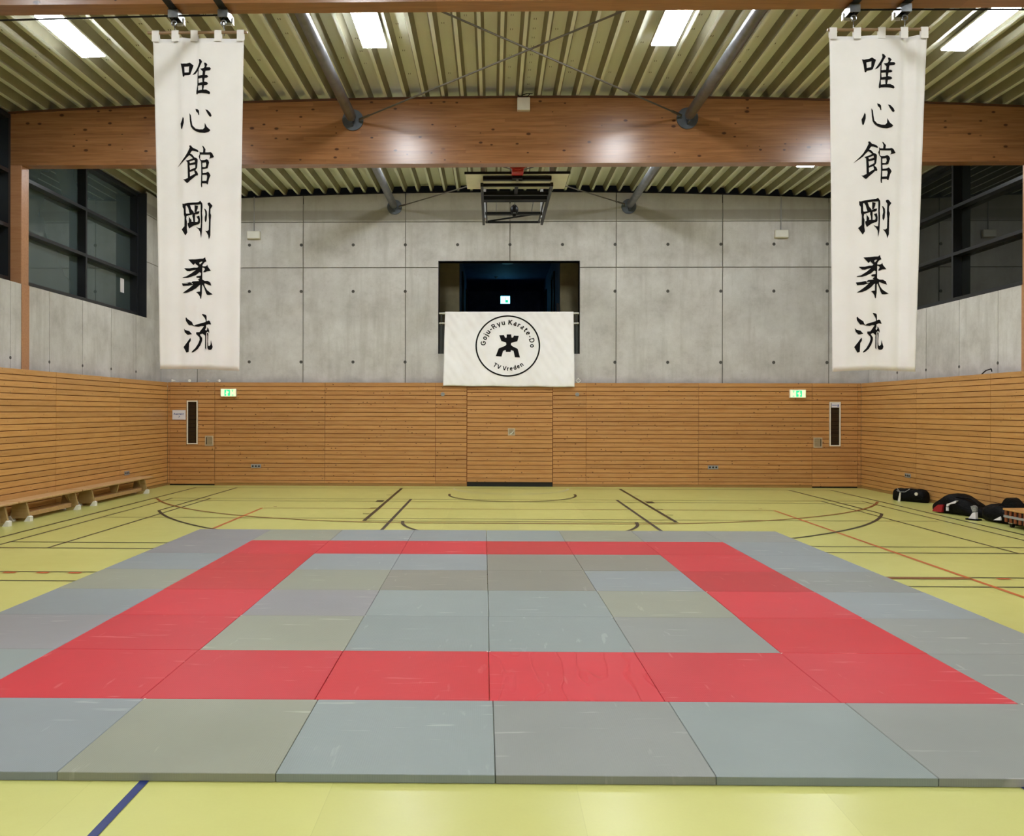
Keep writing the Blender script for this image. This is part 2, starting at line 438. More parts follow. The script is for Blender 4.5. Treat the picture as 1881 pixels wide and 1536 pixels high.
# ------------------------------------------------------------------ floor and ceiling
flo = MB().box(-8.4, 9.3, YF - 0.3, 20.2, -0.2, 0.0).build('floor', M['floor']); meta(flo, kind='structure')

def make_deck():
    bm = bmesh.new()
    p = 0.305; bot, slope, dep = 0.048, 0.040, 0.135
    prof = []; x = CXH - p * 29
    while x < CXH + p * 29:
        prof += [(x - bot / 2, 0), (x + bot / 2, 0), (x + bot / 2 + slope, dep), (x + p - bot / 2 - slope, dep)]
        x += p
    ys = [YF - 0.2, 19.5]
    rows = [[bm.verts.new((x, y, roofz(x) + 0.02 + d)) for x, d in prof] for y in ys]
    for i in range(len(prof) - 1):
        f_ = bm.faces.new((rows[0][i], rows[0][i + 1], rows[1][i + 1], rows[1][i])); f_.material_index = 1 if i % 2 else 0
    rows2 = [[bm.verts.new((x, y, roofz(x) + 0.024 + d)) for x, d in prof] for y in ys]
    for i in range(len(prof) - 1): bm.faces.new((rows2[0][i], rows2[1][i], rows2[1][i + 1], rows2[0][i + 1]))
    me = bpy.data.meshes.new('ceiling'); bm.to_mesh(me); bm.free()
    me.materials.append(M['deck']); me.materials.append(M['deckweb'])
    o = bpy.data.objects.new('ceiling', me); COL.objects.link(o); meta(o, kind='structure')
    rv = MB(); x = CXH - p * 27
    k = 0
    while x < CXH + p * 27:
        for y in [9.0 + 0.42 * i + (0.21 if k % 2 else 0) for i in range(11)] if k != 27 else [8.7 + 0.28 * i for i in range(18)]:
            if k == 27 or random.random() < 0.33:
                cx = x + p * 0.42
                for dx in (-0.014, 0.014): rv.box(cx + dx - 0.003, cx + dx + 0.003, y, y + 0.035, roofz(cx) + 0.148, roofz(cx) + 0.156)
        x += p; k += 1
    r = rv.build('rivets', M['rivet'], o); meta(r, kind='stuff')
    return o
make_deck()

# ------------------------------------------------------------------ end wall
wb = MB()
OX0, OX1, OZ0, OZ1 = -1.23, 1.96, 3.00, 5.10
wb.box(CL - 0.6, OX0, YC + 0.02, YC + 0.25, 0, 6.42).box(OX1, CR + 0.6, YC + 0.02, YC + 0.25, 0, 6.42)
wb.box(OX0, OX1, YC + 0.02, YC + 0.25, 0, OZ0).box(OX0, OX1, YC + 0.02, YC + 0.25, OZ1, 6.42)
wall_back = wb.build('wall_back', M['joint']); meta(wall_back, kind='structure')
g = 0.010
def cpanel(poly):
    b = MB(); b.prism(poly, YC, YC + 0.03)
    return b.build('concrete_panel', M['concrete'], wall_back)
cols = [CL, -6.76, -4.33, -1.99, 0.385, 2.79, 5.185, 7.565, CR]
for i in range(8):
    a, b_ = cols[i] + (g if i else 0), cols[i + 1] - (g if i < 7 else 0)
    if i == 3:
        cpanel([(a, 2.2), (b_, 2.2), (b_, OZ0), (OX0, OZ0), (OX0, 4.96 - g), (a, 4.96 - g)])
        cpanel([(a, 4.96 + g), (OX0, 4.96 + g), (OX0, OZ1), (b_, OZ1), (b_, 6.0 - g), (a, 6.0 - g)])
    elif i == 4:
        cpanel([(a, 2.2), (b_, 2.2), (b_, 4.96 - g), (OX1, 4.96 - g), (OX1, OZ0), (a, OZ0)])
        cpanel([(a, OZ1), (OX1, OZ1), (OX1, 4.96 + g), (b_, 4.96 + g), (b_, 6.0 - g), (a, 6.0 - g)])
    else:
        cpanel([(a, 2.2), (b_, 2.2), (b_, 4.96 - g), (a, 4.96 - g)])
        cpanel([(a, 4.96 + g), (b_, 4.96 + g), (b_, 6.0 - g), (a, 6.0 - g)])
    n = 6
    top = [(a + (b_ - a) * k / n, roofz(a + (b_ - a) * k / n) - 0.02) for k in range(n + 1)]
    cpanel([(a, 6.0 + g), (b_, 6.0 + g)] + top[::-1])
tb = MB()
for k in range(-6, 7):
    x = 0.385 + k * 1.19
    if not (CL + 0.2 < x < CR - 0.1): continue
    for z in (5.48, 4.42, 2.81):
        if OX0 - 0.1 < x < OX1 + 0.1 and OZ0 - 0.2 < z < OZ1: continue
        tb.tube((x, YC - 0.004, z), (x, YC + 0.01, z), 0.036, 12)
tb.build('tie_holes', M['tie'], wall_back)['kind'] = 'stuff'
# roof closure above the wall
n = 24
pl = MB()
for k in range(n):
    x0 = CL - 0.3 + (CR - CL + 0.6) * k / n; x1 = CL - 0.3 + (CR - CL + 0.6) * (k + 1) / n
    pl.prism([(x0, roofz(x0) - 0.03), (x1, roofz(x1) - 0.03), (x1, roofz(x1) - 0.003), (x0, roofz(x0) - 0.003)], YC - 0.02, YC + 0.2)
pl.build('wall_plate', M['black'], wall_back)
# opening reveals
rv = MB()
rv.box(OX0 - 0.012, OX0, YC - 0.004, YC + 0.24, OZ0, OZ1 + 0.012).box(OX1, OX1 + 0.012, YC - 0.004, YC + 0.24, OZ0, OZ1 + 0.012).box(OX0, OX1, YC - 0.004, YC + 0.24, OZ1, OZ1 + 0.012)
rv.build('opening_frame', M['anth'], wall_back)

# timber lining ------------------------------------------------------
def board_mesh(w, h=PITCH - 0.0115, t=0.022):
    b = MB(); c = 0.002
    b.prism([(0, -h / 2), (0, h / 2), (t - 0, h / 2), (t, -h / 2)], 0, w, 'x') if False else None
    bm = b.bm
    P = [(c, -h / 2), (0, -h / 2 + c), (0, h / 2 - c), (c, h / 2), (t, h / 2), (t, -h / 2)]
    A = [bm.verts.new((-w / 2, y, z)) for y, z in P]; B = [bm.verts.new((w / 2, y, z)) for y, z in P]
    bm.faces.new(A); bm.faces.new(B[::-1])
    for i in range(6): bm.faces.new((A[i], A[(i + 1) % 6], B[(i + 1) % 6], B[i]))
    bmesh.ops.recalc_face_normals(bm, faces=bm.faces)
    me = bpy.data.meshes.new('board'); bm.to_mesh(me); bm.free(); return me
def add_board(me, parent, x, y, z, mat, rz=0.0):
    if not me.materials: me.materials.append(mat)
    o = bpy.data.objects.new('board', me); COL.objects.link(o); o.parent = parent
    o.location = (x, y + random.uniform(-0.0012, 0.0012) * (rz == 0), z); o.rotation_euler = (0, 0, rz)
    return o
rowsz = [TOP - PITCH * (k + 0.5) for k in range(23)]
LOWZ = (0.12 + 0.055) / 2
secs = [(-7.38, -7.325), (-6.30, -3.79), (-3.79, -1.29), (-1.29, -0.58), (1.355, 2.10), (2.10, 4.61), (4.61, 7.135), (8.14, 8.217)]
for a, b_ in secs:
    me = board_mesh(b_ - a - 0.008)
    for z in rowsz: add_board(me, wall_back, (a + b_) / 2, YB, z, M['board'])
    me2 = board_mesh(b_ - a - 0.004, 0.058)
    add_board(me2, wall_back, (a + b_) / 2, YB, 0.088, M['board'])
bk = MB()
bk.box(-7.38, 8.217, YB + 0.024, YB + 0.05, 0.0, TOP - 0.004)
bk.box(-7.38, 8.217, YB + 0.05, YC - 0.001, TOP - 0.05, TOP - 0.03)
bk.build('backing', M['batten'], wall_back)
sk = MB()
for a, b_ in secs: sk.box(a, b_, YB + 0.004, YB + 0.022, 0.0, 0.054)
bb = sk.build('baseboard_back', M['trimwood']); meta(bb, kind='structure')

# doors in the lining -------------------------------------------------
def make_door(name, a, b_, slit, lock, mirror):
    d = empty(name); meta(d, kind='structure')
    me = board_mesh(b_ - a - 0.008); half = board_mesh(b_ - a - 0.008, 0.042)
    for k, z in enumerate(rowsz):
        if k == 1:
            add_board(half, d, (a + b_) / 2, YB, z + 0.022, M['board']); add_board(half, d, (a + b_) / 2, YB, z - 0.024, M['board']); continue
        if slit and abs(z - 1.425) < 0.495 + 0.03:
            for p, q in ((a, slit[0] - 0.005), (slit[1] + 0.005, b_)):
                add_board(board_mesh(q - p - 0.006), d, (p + q) / 2, YB, z, M['board'])
            for lo_, hi_ in ((1.924, z + 0.0425), (z - 0.0425, 0.926)):
                if 0.012 < hi_ - lo_ < 0.09: add_board(board_mesh(slit[1] - slit[0], hi_ - lo_), d, (slit[0] + slit[1]) / 2, YB, (lo_ + hi_) / 2, M['board'])
        else: add_board(me, d, (a + b_) / 2, YB, z, M['board'])
    low = board_mesh(b_ - a - 0.008, 0.085)
    add_board(low, d, (a + b_) / 2, YB, 0.075, M['board'])
    MB().box(a, b_, YB + 0.005, YB + 0.02, 0.0, 0.026).build('threshold', M['black'], d)
    # slit window
    s0, s1 = slit; z0, z1 = 0.93, 1.92
    f = MB(); t = 0.026
    f.box(s0, s0 + t, YB - 0.012, YB + 0.03, z0, z1, 0.004).box(s1 - t, s1, YB - 0.012, YB + 0.03, z0, z1, 0.004)
    f.box(s0 + t, s1 - t, YB - 0.012, YB + 0.03, z0, z0 + t, 0.004).box(s0 + t, s1 - t, YB - 0.012, YB + 0.03, z1 - t, z1, 0.004)
    f.build('vision_frame', M['cream'], d)['label'] = 'cream frame of the narrow vision panel'
    MB().box(s0 + t, s1 - t, YB + 0.010, YB + 0.018, z0 + t, z1 - t).build('pane', M['darkglass'], d)
    x0, x1 = lock
    lf = MB(); lf.box(x0, x1, YB - 0.006, YB + 0.004, 0.895, 0.92).box(x0, x1, YB - 0.006, YB + 0.004, 1.10, 1.125).box(x0, x0 + 0.022, YB - 0.006, YB + 0.004, 0.92, 1.10).box(x1 - 0.022, x1, YB - 0.006, YB + 0.004, 0.92, 1.10)
    lk = lf.build('lock_plate', M['lockm'], d)
    lb = MB(); lb.box(x0 + 0.022, x1 - 0.022, YB - 0.002, YB + 0.003, 0.92, 1.10)
    sx = x0 + 0.045 if mirror else x1 - 0.045
    lb.tube((sx, YB - 0.01, 1.05), (sx, YB, 1.05), 0.012).tube((sx, YB - 0.01, 0.97), (sx, YB, 0.97), 0.012)
    lb.build('lock_body', M['lockb'], lk)
    gx = x1 - 0.04 if mirror else x0 + 0.026
    MB().box(gx, gx + 0.016, YB - 0.004, YB - 0.001, 0.93, 1.09).build('grip_recess', M['hole'], lk)
    return d
make_door('door_1', -7.325, -6.30, (-6.94, -6.69), (-6.52, -6.33), False)
make_door('door_2', 7.135, 8.14, (7.52, 7.765), (7.165, 7.36), True)
# wide up-and-over store door in the middle
d = empty('door_3'); meta(d, kind='structure')
me = board_mesh(1.925 - 0.010); z = 2.12
mh = board_mesh(1.925 - 0.004, 0.05)
for zz in (2.155, 2.212, 2.30): add_board(mh, d, 0.3875, YB, zz, M['board'])
k = 0
while z - PITCH > 0.10:
    add_board(me, d, 0.3875, YB - 0.004, z - PITCH / 2, M['board']); z -= PITCH; k += 1
low = board_mesh(1.925 - 0.010, z - 0.105)
add_board(low, d, 0.3875, YB - 0.004, (z + 0.10) / 2, M['board'])
MB().box(-0.575, 1.35, YB + 0.018, YB + 0.03, 0, 0.10).build('floor_gap', M['hole'], d)
lf = MB(); lf.box(0.345, 0.505, YB - 0.010, YB, 1.15, 1.175).box(0.345, 0.505, YB - 0.010, YB, 1.285, 1.31).box(0.345, 0.365, YB - 0.010, YB, 1.175, 1.285).box(0.485, 0.505, YB - 0.010, YB, 1.175, 1.285)
lk = lf.build('lock_plate', M['lockm'], d)
lb = MB(); lb.box(0.365, 0.485, YB - 0.007, YB, 1.175, 1.285); lb.build('lock_body', M['lockb'], lk)
lc = MB(); lc.ring((0.36, YB - 0.010, 1.29), 0.115, 0.009, n=10, m=6, arc=(-PI / 2 + 0.25, -0.25)); lc.build('turn_handle', M['white'], lk)

# ------------------------------------------------------------------ side walls
def side_wall(side):
    left = side == 'left'
    X = XL if left else XR; C = CL if left else CR; sg = -1 if left else 1
    w = MB()
    w.box(min(C + sg * 0.02, C + sg * 0.5), max(C + sg * 0.02, C + sg * 0.5), YF, YC + 0.1, 0, 3.70)
    w.box(min(C + sg * 0.01, C + sg * 0.5), max(C + sg * 0.01, C + sg * 0.5), 18.62, YC + 0.2, 3.70, 6.40)
    wall = w.build('wall_' + side, M['joint']); meta(wall, kind='structure')
    # concrete panels 1.19 m wide
    y = 18.03 + 1.19
    ys = [YC - 0.001]; yy = 18.03
    while yy > 7.0: ys.append(yy); yy -= 1.185
    for a, b_ in zip(ys, ys[1:]):
        p = MB(); x0, x1 = sorted((C, C + sg * 0.03)); p.box(x0, x1, b_ + 0.007, a - 0.007, 2.2, 3.73)
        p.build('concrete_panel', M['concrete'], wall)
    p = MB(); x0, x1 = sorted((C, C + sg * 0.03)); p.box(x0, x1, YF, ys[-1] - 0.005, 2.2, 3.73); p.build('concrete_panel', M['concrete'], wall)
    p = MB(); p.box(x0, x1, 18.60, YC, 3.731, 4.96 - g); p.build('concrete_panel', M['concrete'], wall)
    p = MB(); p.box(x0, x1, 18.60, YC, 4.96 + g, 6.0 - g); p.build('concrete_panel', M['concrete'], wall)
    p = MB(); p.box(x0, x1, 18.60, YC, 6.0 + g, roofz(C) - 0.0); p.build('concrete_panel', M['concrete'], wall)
    t = MB()
    for yy in ys[1:-1]:
        t.tube((C - sg * 0.004, yy, 2.52), (C + sg * 0.01, yy, 2.52), 0.028, 8)
    t.build('tie_holes', M['tie'], wall)['kind'] = 'stuff'
    # sill coping: dark reveal in front of the glazing
    s = MB(); a, b_ = sorted((C + sg * 0.03, C + sg * 0.5)); s.box(a, b_, YF, 18.60, 3.70, 3.728); s.build('sill', M['anth'], wall)
    # dark lining on the window reveal of the corner pier
    s = MB(); a, b_ = sorted((C + sg * 0.004, C + sg * 0.36)); s.box(a, b_, 18.575, 18.60, 3.73, 6.46); s.build('reveal_panel', M['anth'], wall)
    # boards
    rz = PI / 2 if left else -PI / 2
    seams = [YB, 16.75, 14.28, 11.81]
    for a, b_ in zip(seams, seams[1:]):
        me = board_mesh(a - b_ - 0.008)
        for z in rowsz: add_board(me, wall, X, (a + b_) / 2, z, M['board_side'], rz)
        add_board(board_mesh(a - b_ - 0.004, 0.058), wall, X, (a + b_) / 2, 0.088, M['board_side'], rz)
    # boards from here towards the wall behind the camera lie outside the picture
    st = MB(); yy = 11.81
    while yy > YF + 0.5:
        e = max(yy - 2.47, YF)
        for z in rowsz:
            a, b_ = sorted((X, X + sg * 0.022)); st.box(a, b_, e + 0.004, yy - 0.004, z - PITCH / 2 + 0.005, z + PITCH / 2 - 0.005)
        yy = e
    st.build('boards_beyond', M['board_side'], wall)['kind'] = 'stuff'
    bkk = MB(); a, b_ = sorted((X + sg * 0.024, X + sg * 0.06)); bkk.box(a, b_, YF, YB + 0.02, 0, TOP - 0.004)
    a, b_ = sorted((X + sg * 0.06, C - sg * 0.001)); bkk.box(a, b_, YF, YC - 0.01, TOP - 0.05, TOP - 0.03)
    bkk.build('backing', M['batten'], wall)
    a, b_ = sorted((X + sg * 0.004, X + sg * 0.022)); b2 = MB().box(a, b_, YF, YB, 0, 0.054).build('baseboard_' + side, M['trimwood']); meta(b2, kind='structure')
    return wall
wl = side_wall('left'); wr = side_wall('right')
wf = MB().box(CL - 0.5, CR + 0.5, YF - 0.25, YF, 0, 6.4).build('wall_front', M['concrete']); meta(wf, kind='structure')

# ------------------------------------------------------------------ glazing
BEAMS = [13.71, 8.33, 2.93, -2.47]
wi = [0]
def glazing(side, ya, yb, mulls):
    left = side == 'left'; sg = -1 if left else 1; C = CL if left else CR
    wi[0] += 1
    w = empty('window_%d' % wi[0]); meta(w, kind='structure')
    xf = C + sg * 0.18; xg = C + sg * 0.34
    lo, hi = 3.73, 6.46
    x0, x1 = sorted((xf, xg + sg * 0.03))
    tr = [4.66, 5.54]
    f = MB(); f.box(x0, x1, ya, yb, lo, lo + 0.11).box(x0, x1, ya, yb, hi - 0.08, hi).box(x0, x1, ya, ya + 0.06, lo + 0.11, hi - 0.08).box(x0, x1, yb - 0.06, yb, lo + 0.11, hi - 0.08)
    f.build('frame', M['anth'], w)
    for m_ in mulls: MB().box(x0, x1, m_ - 0.03, m_ + 0.03, lo + 0.11, hi - 0.08).build('mullion', M['anth'], w)
    edges = [ya + 0.06] + sum([[m_ - 0.03, m_ + 0.03] for m_ in mulls], []) + [yb - 0.06]
    for a, b_ in zip(edges[::2], edges[1::2]):
        for z in tr: MB().box(x0, x1, a, b_, z - 0.03, z + 0.03).build('transom', M['anth'], w)
        zz = [lo + 0.11, tr[0] - 0.03, tr[0] + 0.03, tr[1] - 0.03, tr[1] + 0.03, hi - 0.08]
        for p, q in zip(zz[::2], zz[1::2]):
            gx0, gx1 = sorted((xg, xg + sg * 0.02)); MB().box(gx0, gx1, a, b_, p, q).build('pane', M['glassL' if left else 'glassR'], w)
    return w
for sd, m_ in (('left', 16.18), ('right', 16.24)):
    w = glazing(sd, BEAMS[0] + 0.11, 18.575, [m_])
    if sd == 'left':
        st = MB().box(CL - 0.338, CL - 0.334, 18.02, 18.2, 4.22, 4.52).build('sticker', M['paper'], w)
    glazing(sd, BEAMS[1] + 0.11, BEAMS[0] - 0.11, [11.02])
    glazing(sd, BEAMS[2] + 0.11, BEAMS[1] - 0.11, [5.6])
    glazing(sd, BEAMS[3] + 0.11, BEAMS[2] - 0.11, [0.2])

# ------------------------------------------------------------------ beams and posts
bn = ['far glued-laminated roof beam with steel strut discs crossing the whole hall', 'near glued-laminated roof beam at the top edge of the picture',
      'glued-laminated roof beam just behind the camera row', 'rearmost glued-laminated roof beam behind the camera']
for k, yb in enumerate(BEAMS):
    x0, x1 = CL - 0.21, CR + 0.21
    n = 32
    top = [(x0 + (x1 - x0) * i / n, roofz(x0 + (x1 - x0) * i / n) - 0.02) for i in range(n + 1)]
    b = MB().prism([(x0, BEAM_Z), (x1, BEAM_Z)] + top[::-1], yb - 0.11, yb + 0.11).build('roof_beam', M['glulam'])
    meta(b, bn[k], 'beam')
    c = MB()
    for i in range(n):
        (a, za), (b2, zb) = top[i], top[i + 1]
        c.prism([(a, za), (b2, zb), (b2, zb + 0.03), (a, za + 0.03)], yb - 0.13, yb + 0.13)
    c.build('capping_strip', M['capping'], b)
    for sd, C, sg in (('left', CL, -1), ('right', CR, 1)):
        xa, xb = sorted((C - sg * 0.0, C + sg * 0.21))
        p = MB().box(xa, xb, yb - 0.11, yb + 0.11, 3.732, BEAM_Z, 0.006)
        p.box(*sorted((C - sg * 0.012, C - sg * 0.002)), yb - 0.11, yb + 0.11, TOP + 0.0, 3.732)
        nm = {0: 'far', 1: 'near', 2: 'third', 3: 'rearmost'}[k]
        meta(p.build('wall_post', M['post']), 'pale timber post under the %s end of the %s roof beam, between side windows' % (sd, nm), 'post')

# ------------------------------------------------------------------ steel struts, discs, bracing
PX = {'left': -2.24, 'right': 3.07}; PZ = 6.335
sl = {0: 'in front of the far beam', 1: 'between the far beam and the end wall'}
for sd, px in PX.items():
    for k, (ya, yb) in enumerate(((BEAMS[1] + 0.11, BEAMS[0] - 0.11), (BEAMS[0] + 0.11, YC))):
        t = empty('steel_strut', (px, yb, PZ))
        MB().tube((0, -(yb - ya), 0), (0, -0.20, 0), 0.080, 24).tube((0, -0.22, 0), (0, -0.05, 0), 0.080, 24, 0.03).build('tube', M['steel'], t, smooth=True)
        MB().tube((0, -0.035, 0), (0, -0.002, 0), 0.168, 32).build('end_disc', M['discm'], t)
        MB().box(-0.012, 0.012, -0.2, -0.03, -0.10, 0.06).build('gusset', M['discm'], t)
        meta(t, '%s round steel strut %s, ending in a disc' % (sd, sl[k]), 'strut')
for k, (ya, yb) in enumerate(((BEAMS[1] + 0.11, BEAMS[0] - 0.12), (BEAMS[0] + 0.11, YC - 0.06))):
    for s in (0, 1):
        a, b_ = (PX['left'] + 0.12, PX['right'] - 0.12) if s == 0 else (PX['right'] - 0.12, PX['left'] + 0.12)
        dz = 0.02 if s else -0.02
        o = MB().tube((a, yb - 0.1, PZ + dz), (b_, ya, PZ + dz), 0.013, 8)
        d_ = (Vector((b_, ya, PZ)) - Vector((a, yb, PZ))).normalized()
        p0 = Vector((a, yb - 0.1, PZ + dz)); o.tube(p0, p0 + d_ * 0.25, 0.02, 8)
        meta(o.build('bracing_rod', M['rodm'], smooth=True), 'thin bracing rod %s, starting at the %s disc' % (sl[k], 'left' if s == 0 else 'right'), 'rod')

# ------------------------------------------------------------------ roof lights
def make_light():
    t = empty('ceiling_light')
    b = MB(); b.box(-0.165, 0.165, -0.615, 0.615, 0.045, 0.075)
    b.build('housing', M['white'], t)
    MB().box(-0.16, 0.16, -0.61, 0.61, 0.025, 0.045, 0.004).build('diffuser', M['lamp'], t)
    return t
lt = make_light(); first = True
XS = {-5.47: 'outer left', -1.61: 'inner left', 2.29: 'inner right', 6.15: 'outer right'}
YS = {16.4: 'end-wall', 10.96: 'middle', 5.6: 'overhead', 0.2: 'rear', -5.2: 'rearmost'}
for yy, rn in YS.items():
    for xx, cn in XS.items():
        o = lt if first else copy_tree(lt); first = False
        o.location = (xx, yy, min(roofz(xx - 0.2), roofz(xx + 0.2)) - 0.085)
        o.rotation_euler = (0, math.atan(0.0062 * (xx - CXH)), 0)
        meta(o, '%s lit strip light of the %s bay, white, fixed under the roof deck' % (cn, rn), 'light', 'strip lights under the roof deck')

# ------------------------------------------------------------------ gallery behind the opening
gal = MB()
gal.box(-6, -0.80, 20.35, 20.5, 3.0, 5.95).box(1.60, 7, 20.35, 20.5, 3.0, 5.95)
ga = gal.build('wall_gallery', M['olive']); meta(ga, kind='structure')
cf = MB().box(-6, 7, YC + 0.25, 31.0, 2.8, 3.0).build('floor_gallery', M['charcoal']); meta(cf, kind='structure')
cc = MB().box(-6, 7, YC + 0.25, 31.0, 5.95, 6.05).build('ceiling_gallery', M['navyp']); meta(cc, kind='structure')
cw = MB().box(-1.0, -0.85, 20.5, 30.5, 3.0, 5.95).build('wall_corridor_left', M['navyp']); meta(cw, kind='structure')
cw = MB().box(1.68, 1.83, 20.5, 30.5, 3.0, 5.95).build('wall_corridor_right', M['navyp']); meta(cw, kind='structure')
cw = MB().box(-1.0, 1.83, 30.3, 30.5, 3.0, 5.95).build('wall_corridor_end', M['navyp']); meta(cw, kind='structure')
for k, xx in enumerate((-0.85, 1.68)):
    sg = 1 if xx < 0 else -1
    for y in (23.2, 26.6):
        a, b_ = sorted((xx, xx + sg * 0.04)); df = MB().box(a, b_, y, y + 0.1, 3.0, 5.4).box(a, b_, y + 0.95, y + 1.05, 3.0, 5.4).box(a, b_, y, y + 1.05, 5.4, 5.5)
        x2 = 'left' if xx < 0 else 'right'
        df = df.build('trim_%d' % (k * 2 + int(y > 24) + 1), M['black']); meta(df, kind='structure')
gd = MB()
dr = MB().box(-0.25, 1.1, 30.24, 30.29, 3.0, 5.1, 0.01).build('door_4', M['black']); meta(dr, kind='structure')
es = empty('exit_sign', (0.40, 27.6, 5.31)); meta(es, 'cyan glowing emergency exit sign in the dark corridor behind the opening', 'sign')
MB().box(-0.155, 0.155, -0.02, 0.02, -0.14, 0.13, 0.006).build('sign_body', M['white'], es)
MB().box(-0.15, 0.15, -0.024, -0.021, -0.135, 0.105).build('sign_face', M['exitc'], es)
MB().box(-0.16, 0.16, -0.03, 0.03, 0.13, 0.16).box(-0.02, 0.02, -0.015, 0.015, 0.16, 0.64).build('mount', M['black'], es)
MB().box(0.0, 0.01, -0.028, -0.025, -0.08, 0.06).box(0.01, 0.09, -0.028, -0.025, -0.10, -0.02).build('pictogram', M['exitg'], es)
det = MB().tube((0.10, 27.0, 5.93), (0.10, 27.0, 5.95), 0.06, 16).ball((0.10, 27.0, 5.925), 0.035).build('smoke_detector', M['white']); meta(det, 'round white smoke detector on the dark corridor ceiling', 'detector')
dl = MB().tube((0.42, 24.5, 5.93), (0.42, 24.5, 5.95), 0.16, 20).build('ceiling_light', M['boxw']); meta(dl, 'unlit round ceiling light in the dark corridor behind the opening', 'light')
# parapet and rails of the opening
par = MB().box(OX0, OX1, YC + 0.10, YC + 0.13, OZ0, 3.66).build('parapet_panel', M['charcoal']); meta(par, 'dark parapet panel in the opening behind the logo banner', 'panel')
rl = empty('handrail', (0, YC + 0.06, 0)); meta(rl, 'pale steel double handrail across the wall opening, carrying the logo banner', 'handrail')
MB().tube((OX0, 0, 3.925), (OX1, 0, 3.925), 0.022, 12).build('rail', M['white'], rl, smooth=True)
MB().tube((OX0, 0, 3.70), (OX1, 0, 3.70), 0.018, 12).build('rail', M['white'], rl, smooth=True)
for x in (-1.17, 0.36, 1.90): MB().box(x - 0.015, x + 0.015, -0.01, 0.02, OZ0, 3.92).build('baluster', M['charcoal'], rl)
pst = MB().box(1.50, 1.57, 20.24, 20.31, 3.0, 4.26, 0.008); meta(pst.build('stanchion', M['black']), 'black stanchion by the right side of the corridor mouth', 'stanchion')

# ------------------------------------------------------------------ hanging calligraphy banners
GLY = {}
s1 = 8.53
GLY['唯'] = [([(198,250),(230,258),(300,250),(350,230),(410,268),(385,345),(360,415),(330,425),(270,435),(258,460),(240,450),(222,330)], [[(265,305),(340,290),(335,380),(270,390)]]),
 ([(505,172),(540,180),(566,215),(535,265),(500,330),(497,425),(570,418),(575,365),(530,320),(560,318),(595,310),(610,285),(597,230),(630,232),(658,258),(635,300),(700,300),(720,322),(700,345),(625,352),(618,385),(615,418),(650,418),(674,440),(650,458),(610,462),(600,515),(650,525),(672,548),(650,566),(600,575),(588,638),(635,638),(690,662),(708,690),(690,710),(640,695),(560,688),(485,692),(470,712),(455,690),(458,650),(475,560),(483,350),(440,395),(390,418),(440,350),(480,290),(512,225)], [[(495,468),(565,460),(572,525),(500,535)], [(488,575),(560,570),(562,640),(490,648)]])]
GLY['心'] = [([(428,950),(465,955),(492,980),(498,1050),(482,1048),(470,1015),(440,990)], []), ([(600,962),(640,972),(690,1020),(708,1060),(695,1080),(670,1072),(640,1030)], []),
 ([(237,1088),(252,1120),(252,1180),(225,1270),(208,1280),(198,1250),(190,1190),(215,1150)], []),
 ([(338,1025),(362,1060),(370,1130),(385,1210),(430,1255),(500,1272),(560,1272),(588,1245),(592,1170),(630,1235),(688,1285),(660,1310),(590,1328),(510,1322),(440,1300),(390,1270),(360,1230),(345,1150)], [])]
GLY['館'] = [([(565,205),(590,188),(625,192),(690,262),(760,278),(840,310),(885,355),(870,390),(800,365),(720,348),(660,352),(600,440),(670,470),(740,548),(800,560),(850,600),(850,660),(830,860),(770,940),(830,985),(868,1060),(855,1100),(790,1105),(700,1190),(600,1270),(530,1340),(490,1350),(430,1300),(370,1240),(430,1240),(525,1195),(520,1000),(510,720),(455,665),(560,640),(690,580),(640,535),(575,492),(500,560),(420,650),(330,720),(220,790),(120,855),(190,790),(320,670),(420,560),(500,430),(585,260)],
  [[(575,690),(740,630),(752,690),(600,742)], [(580,810),(765,765),(765,860),(600,945)], [(590,1010),(730,955),(755,1050),(600,1145)]]),
 ([(1015,190),(1060,205),(1140,300),(1125,395),(1250,395),(1310,385),(1370,410),(1440,530),(1400,555),(1270,585),(1300,540),(1290,465),(950,460),(945,600),(985,635),(1100,632),(1180,600),(1240,640),(1270,710),(1215,880),(1150,895),(1030,910),(1040,1030),(1150,1020),(1230,985),(1290,1050),(1318,1110),(1270,1200),(1220,1385),(1190,1375),(1170,1345),(1020,1345),(1020,1465),(985,1465),(972,1380),(985,1100),(980,680),(930,625),(890,520),(925,450),(920,360),(955,395),(1050,395),(1060,290)],
  [[(1025,715),(1150,700),(1165,780),(1130,850),(1030,850)], [(1025,1090),(1180,1085),(1195,1150),(1170,1265),(1025,1270)]])]
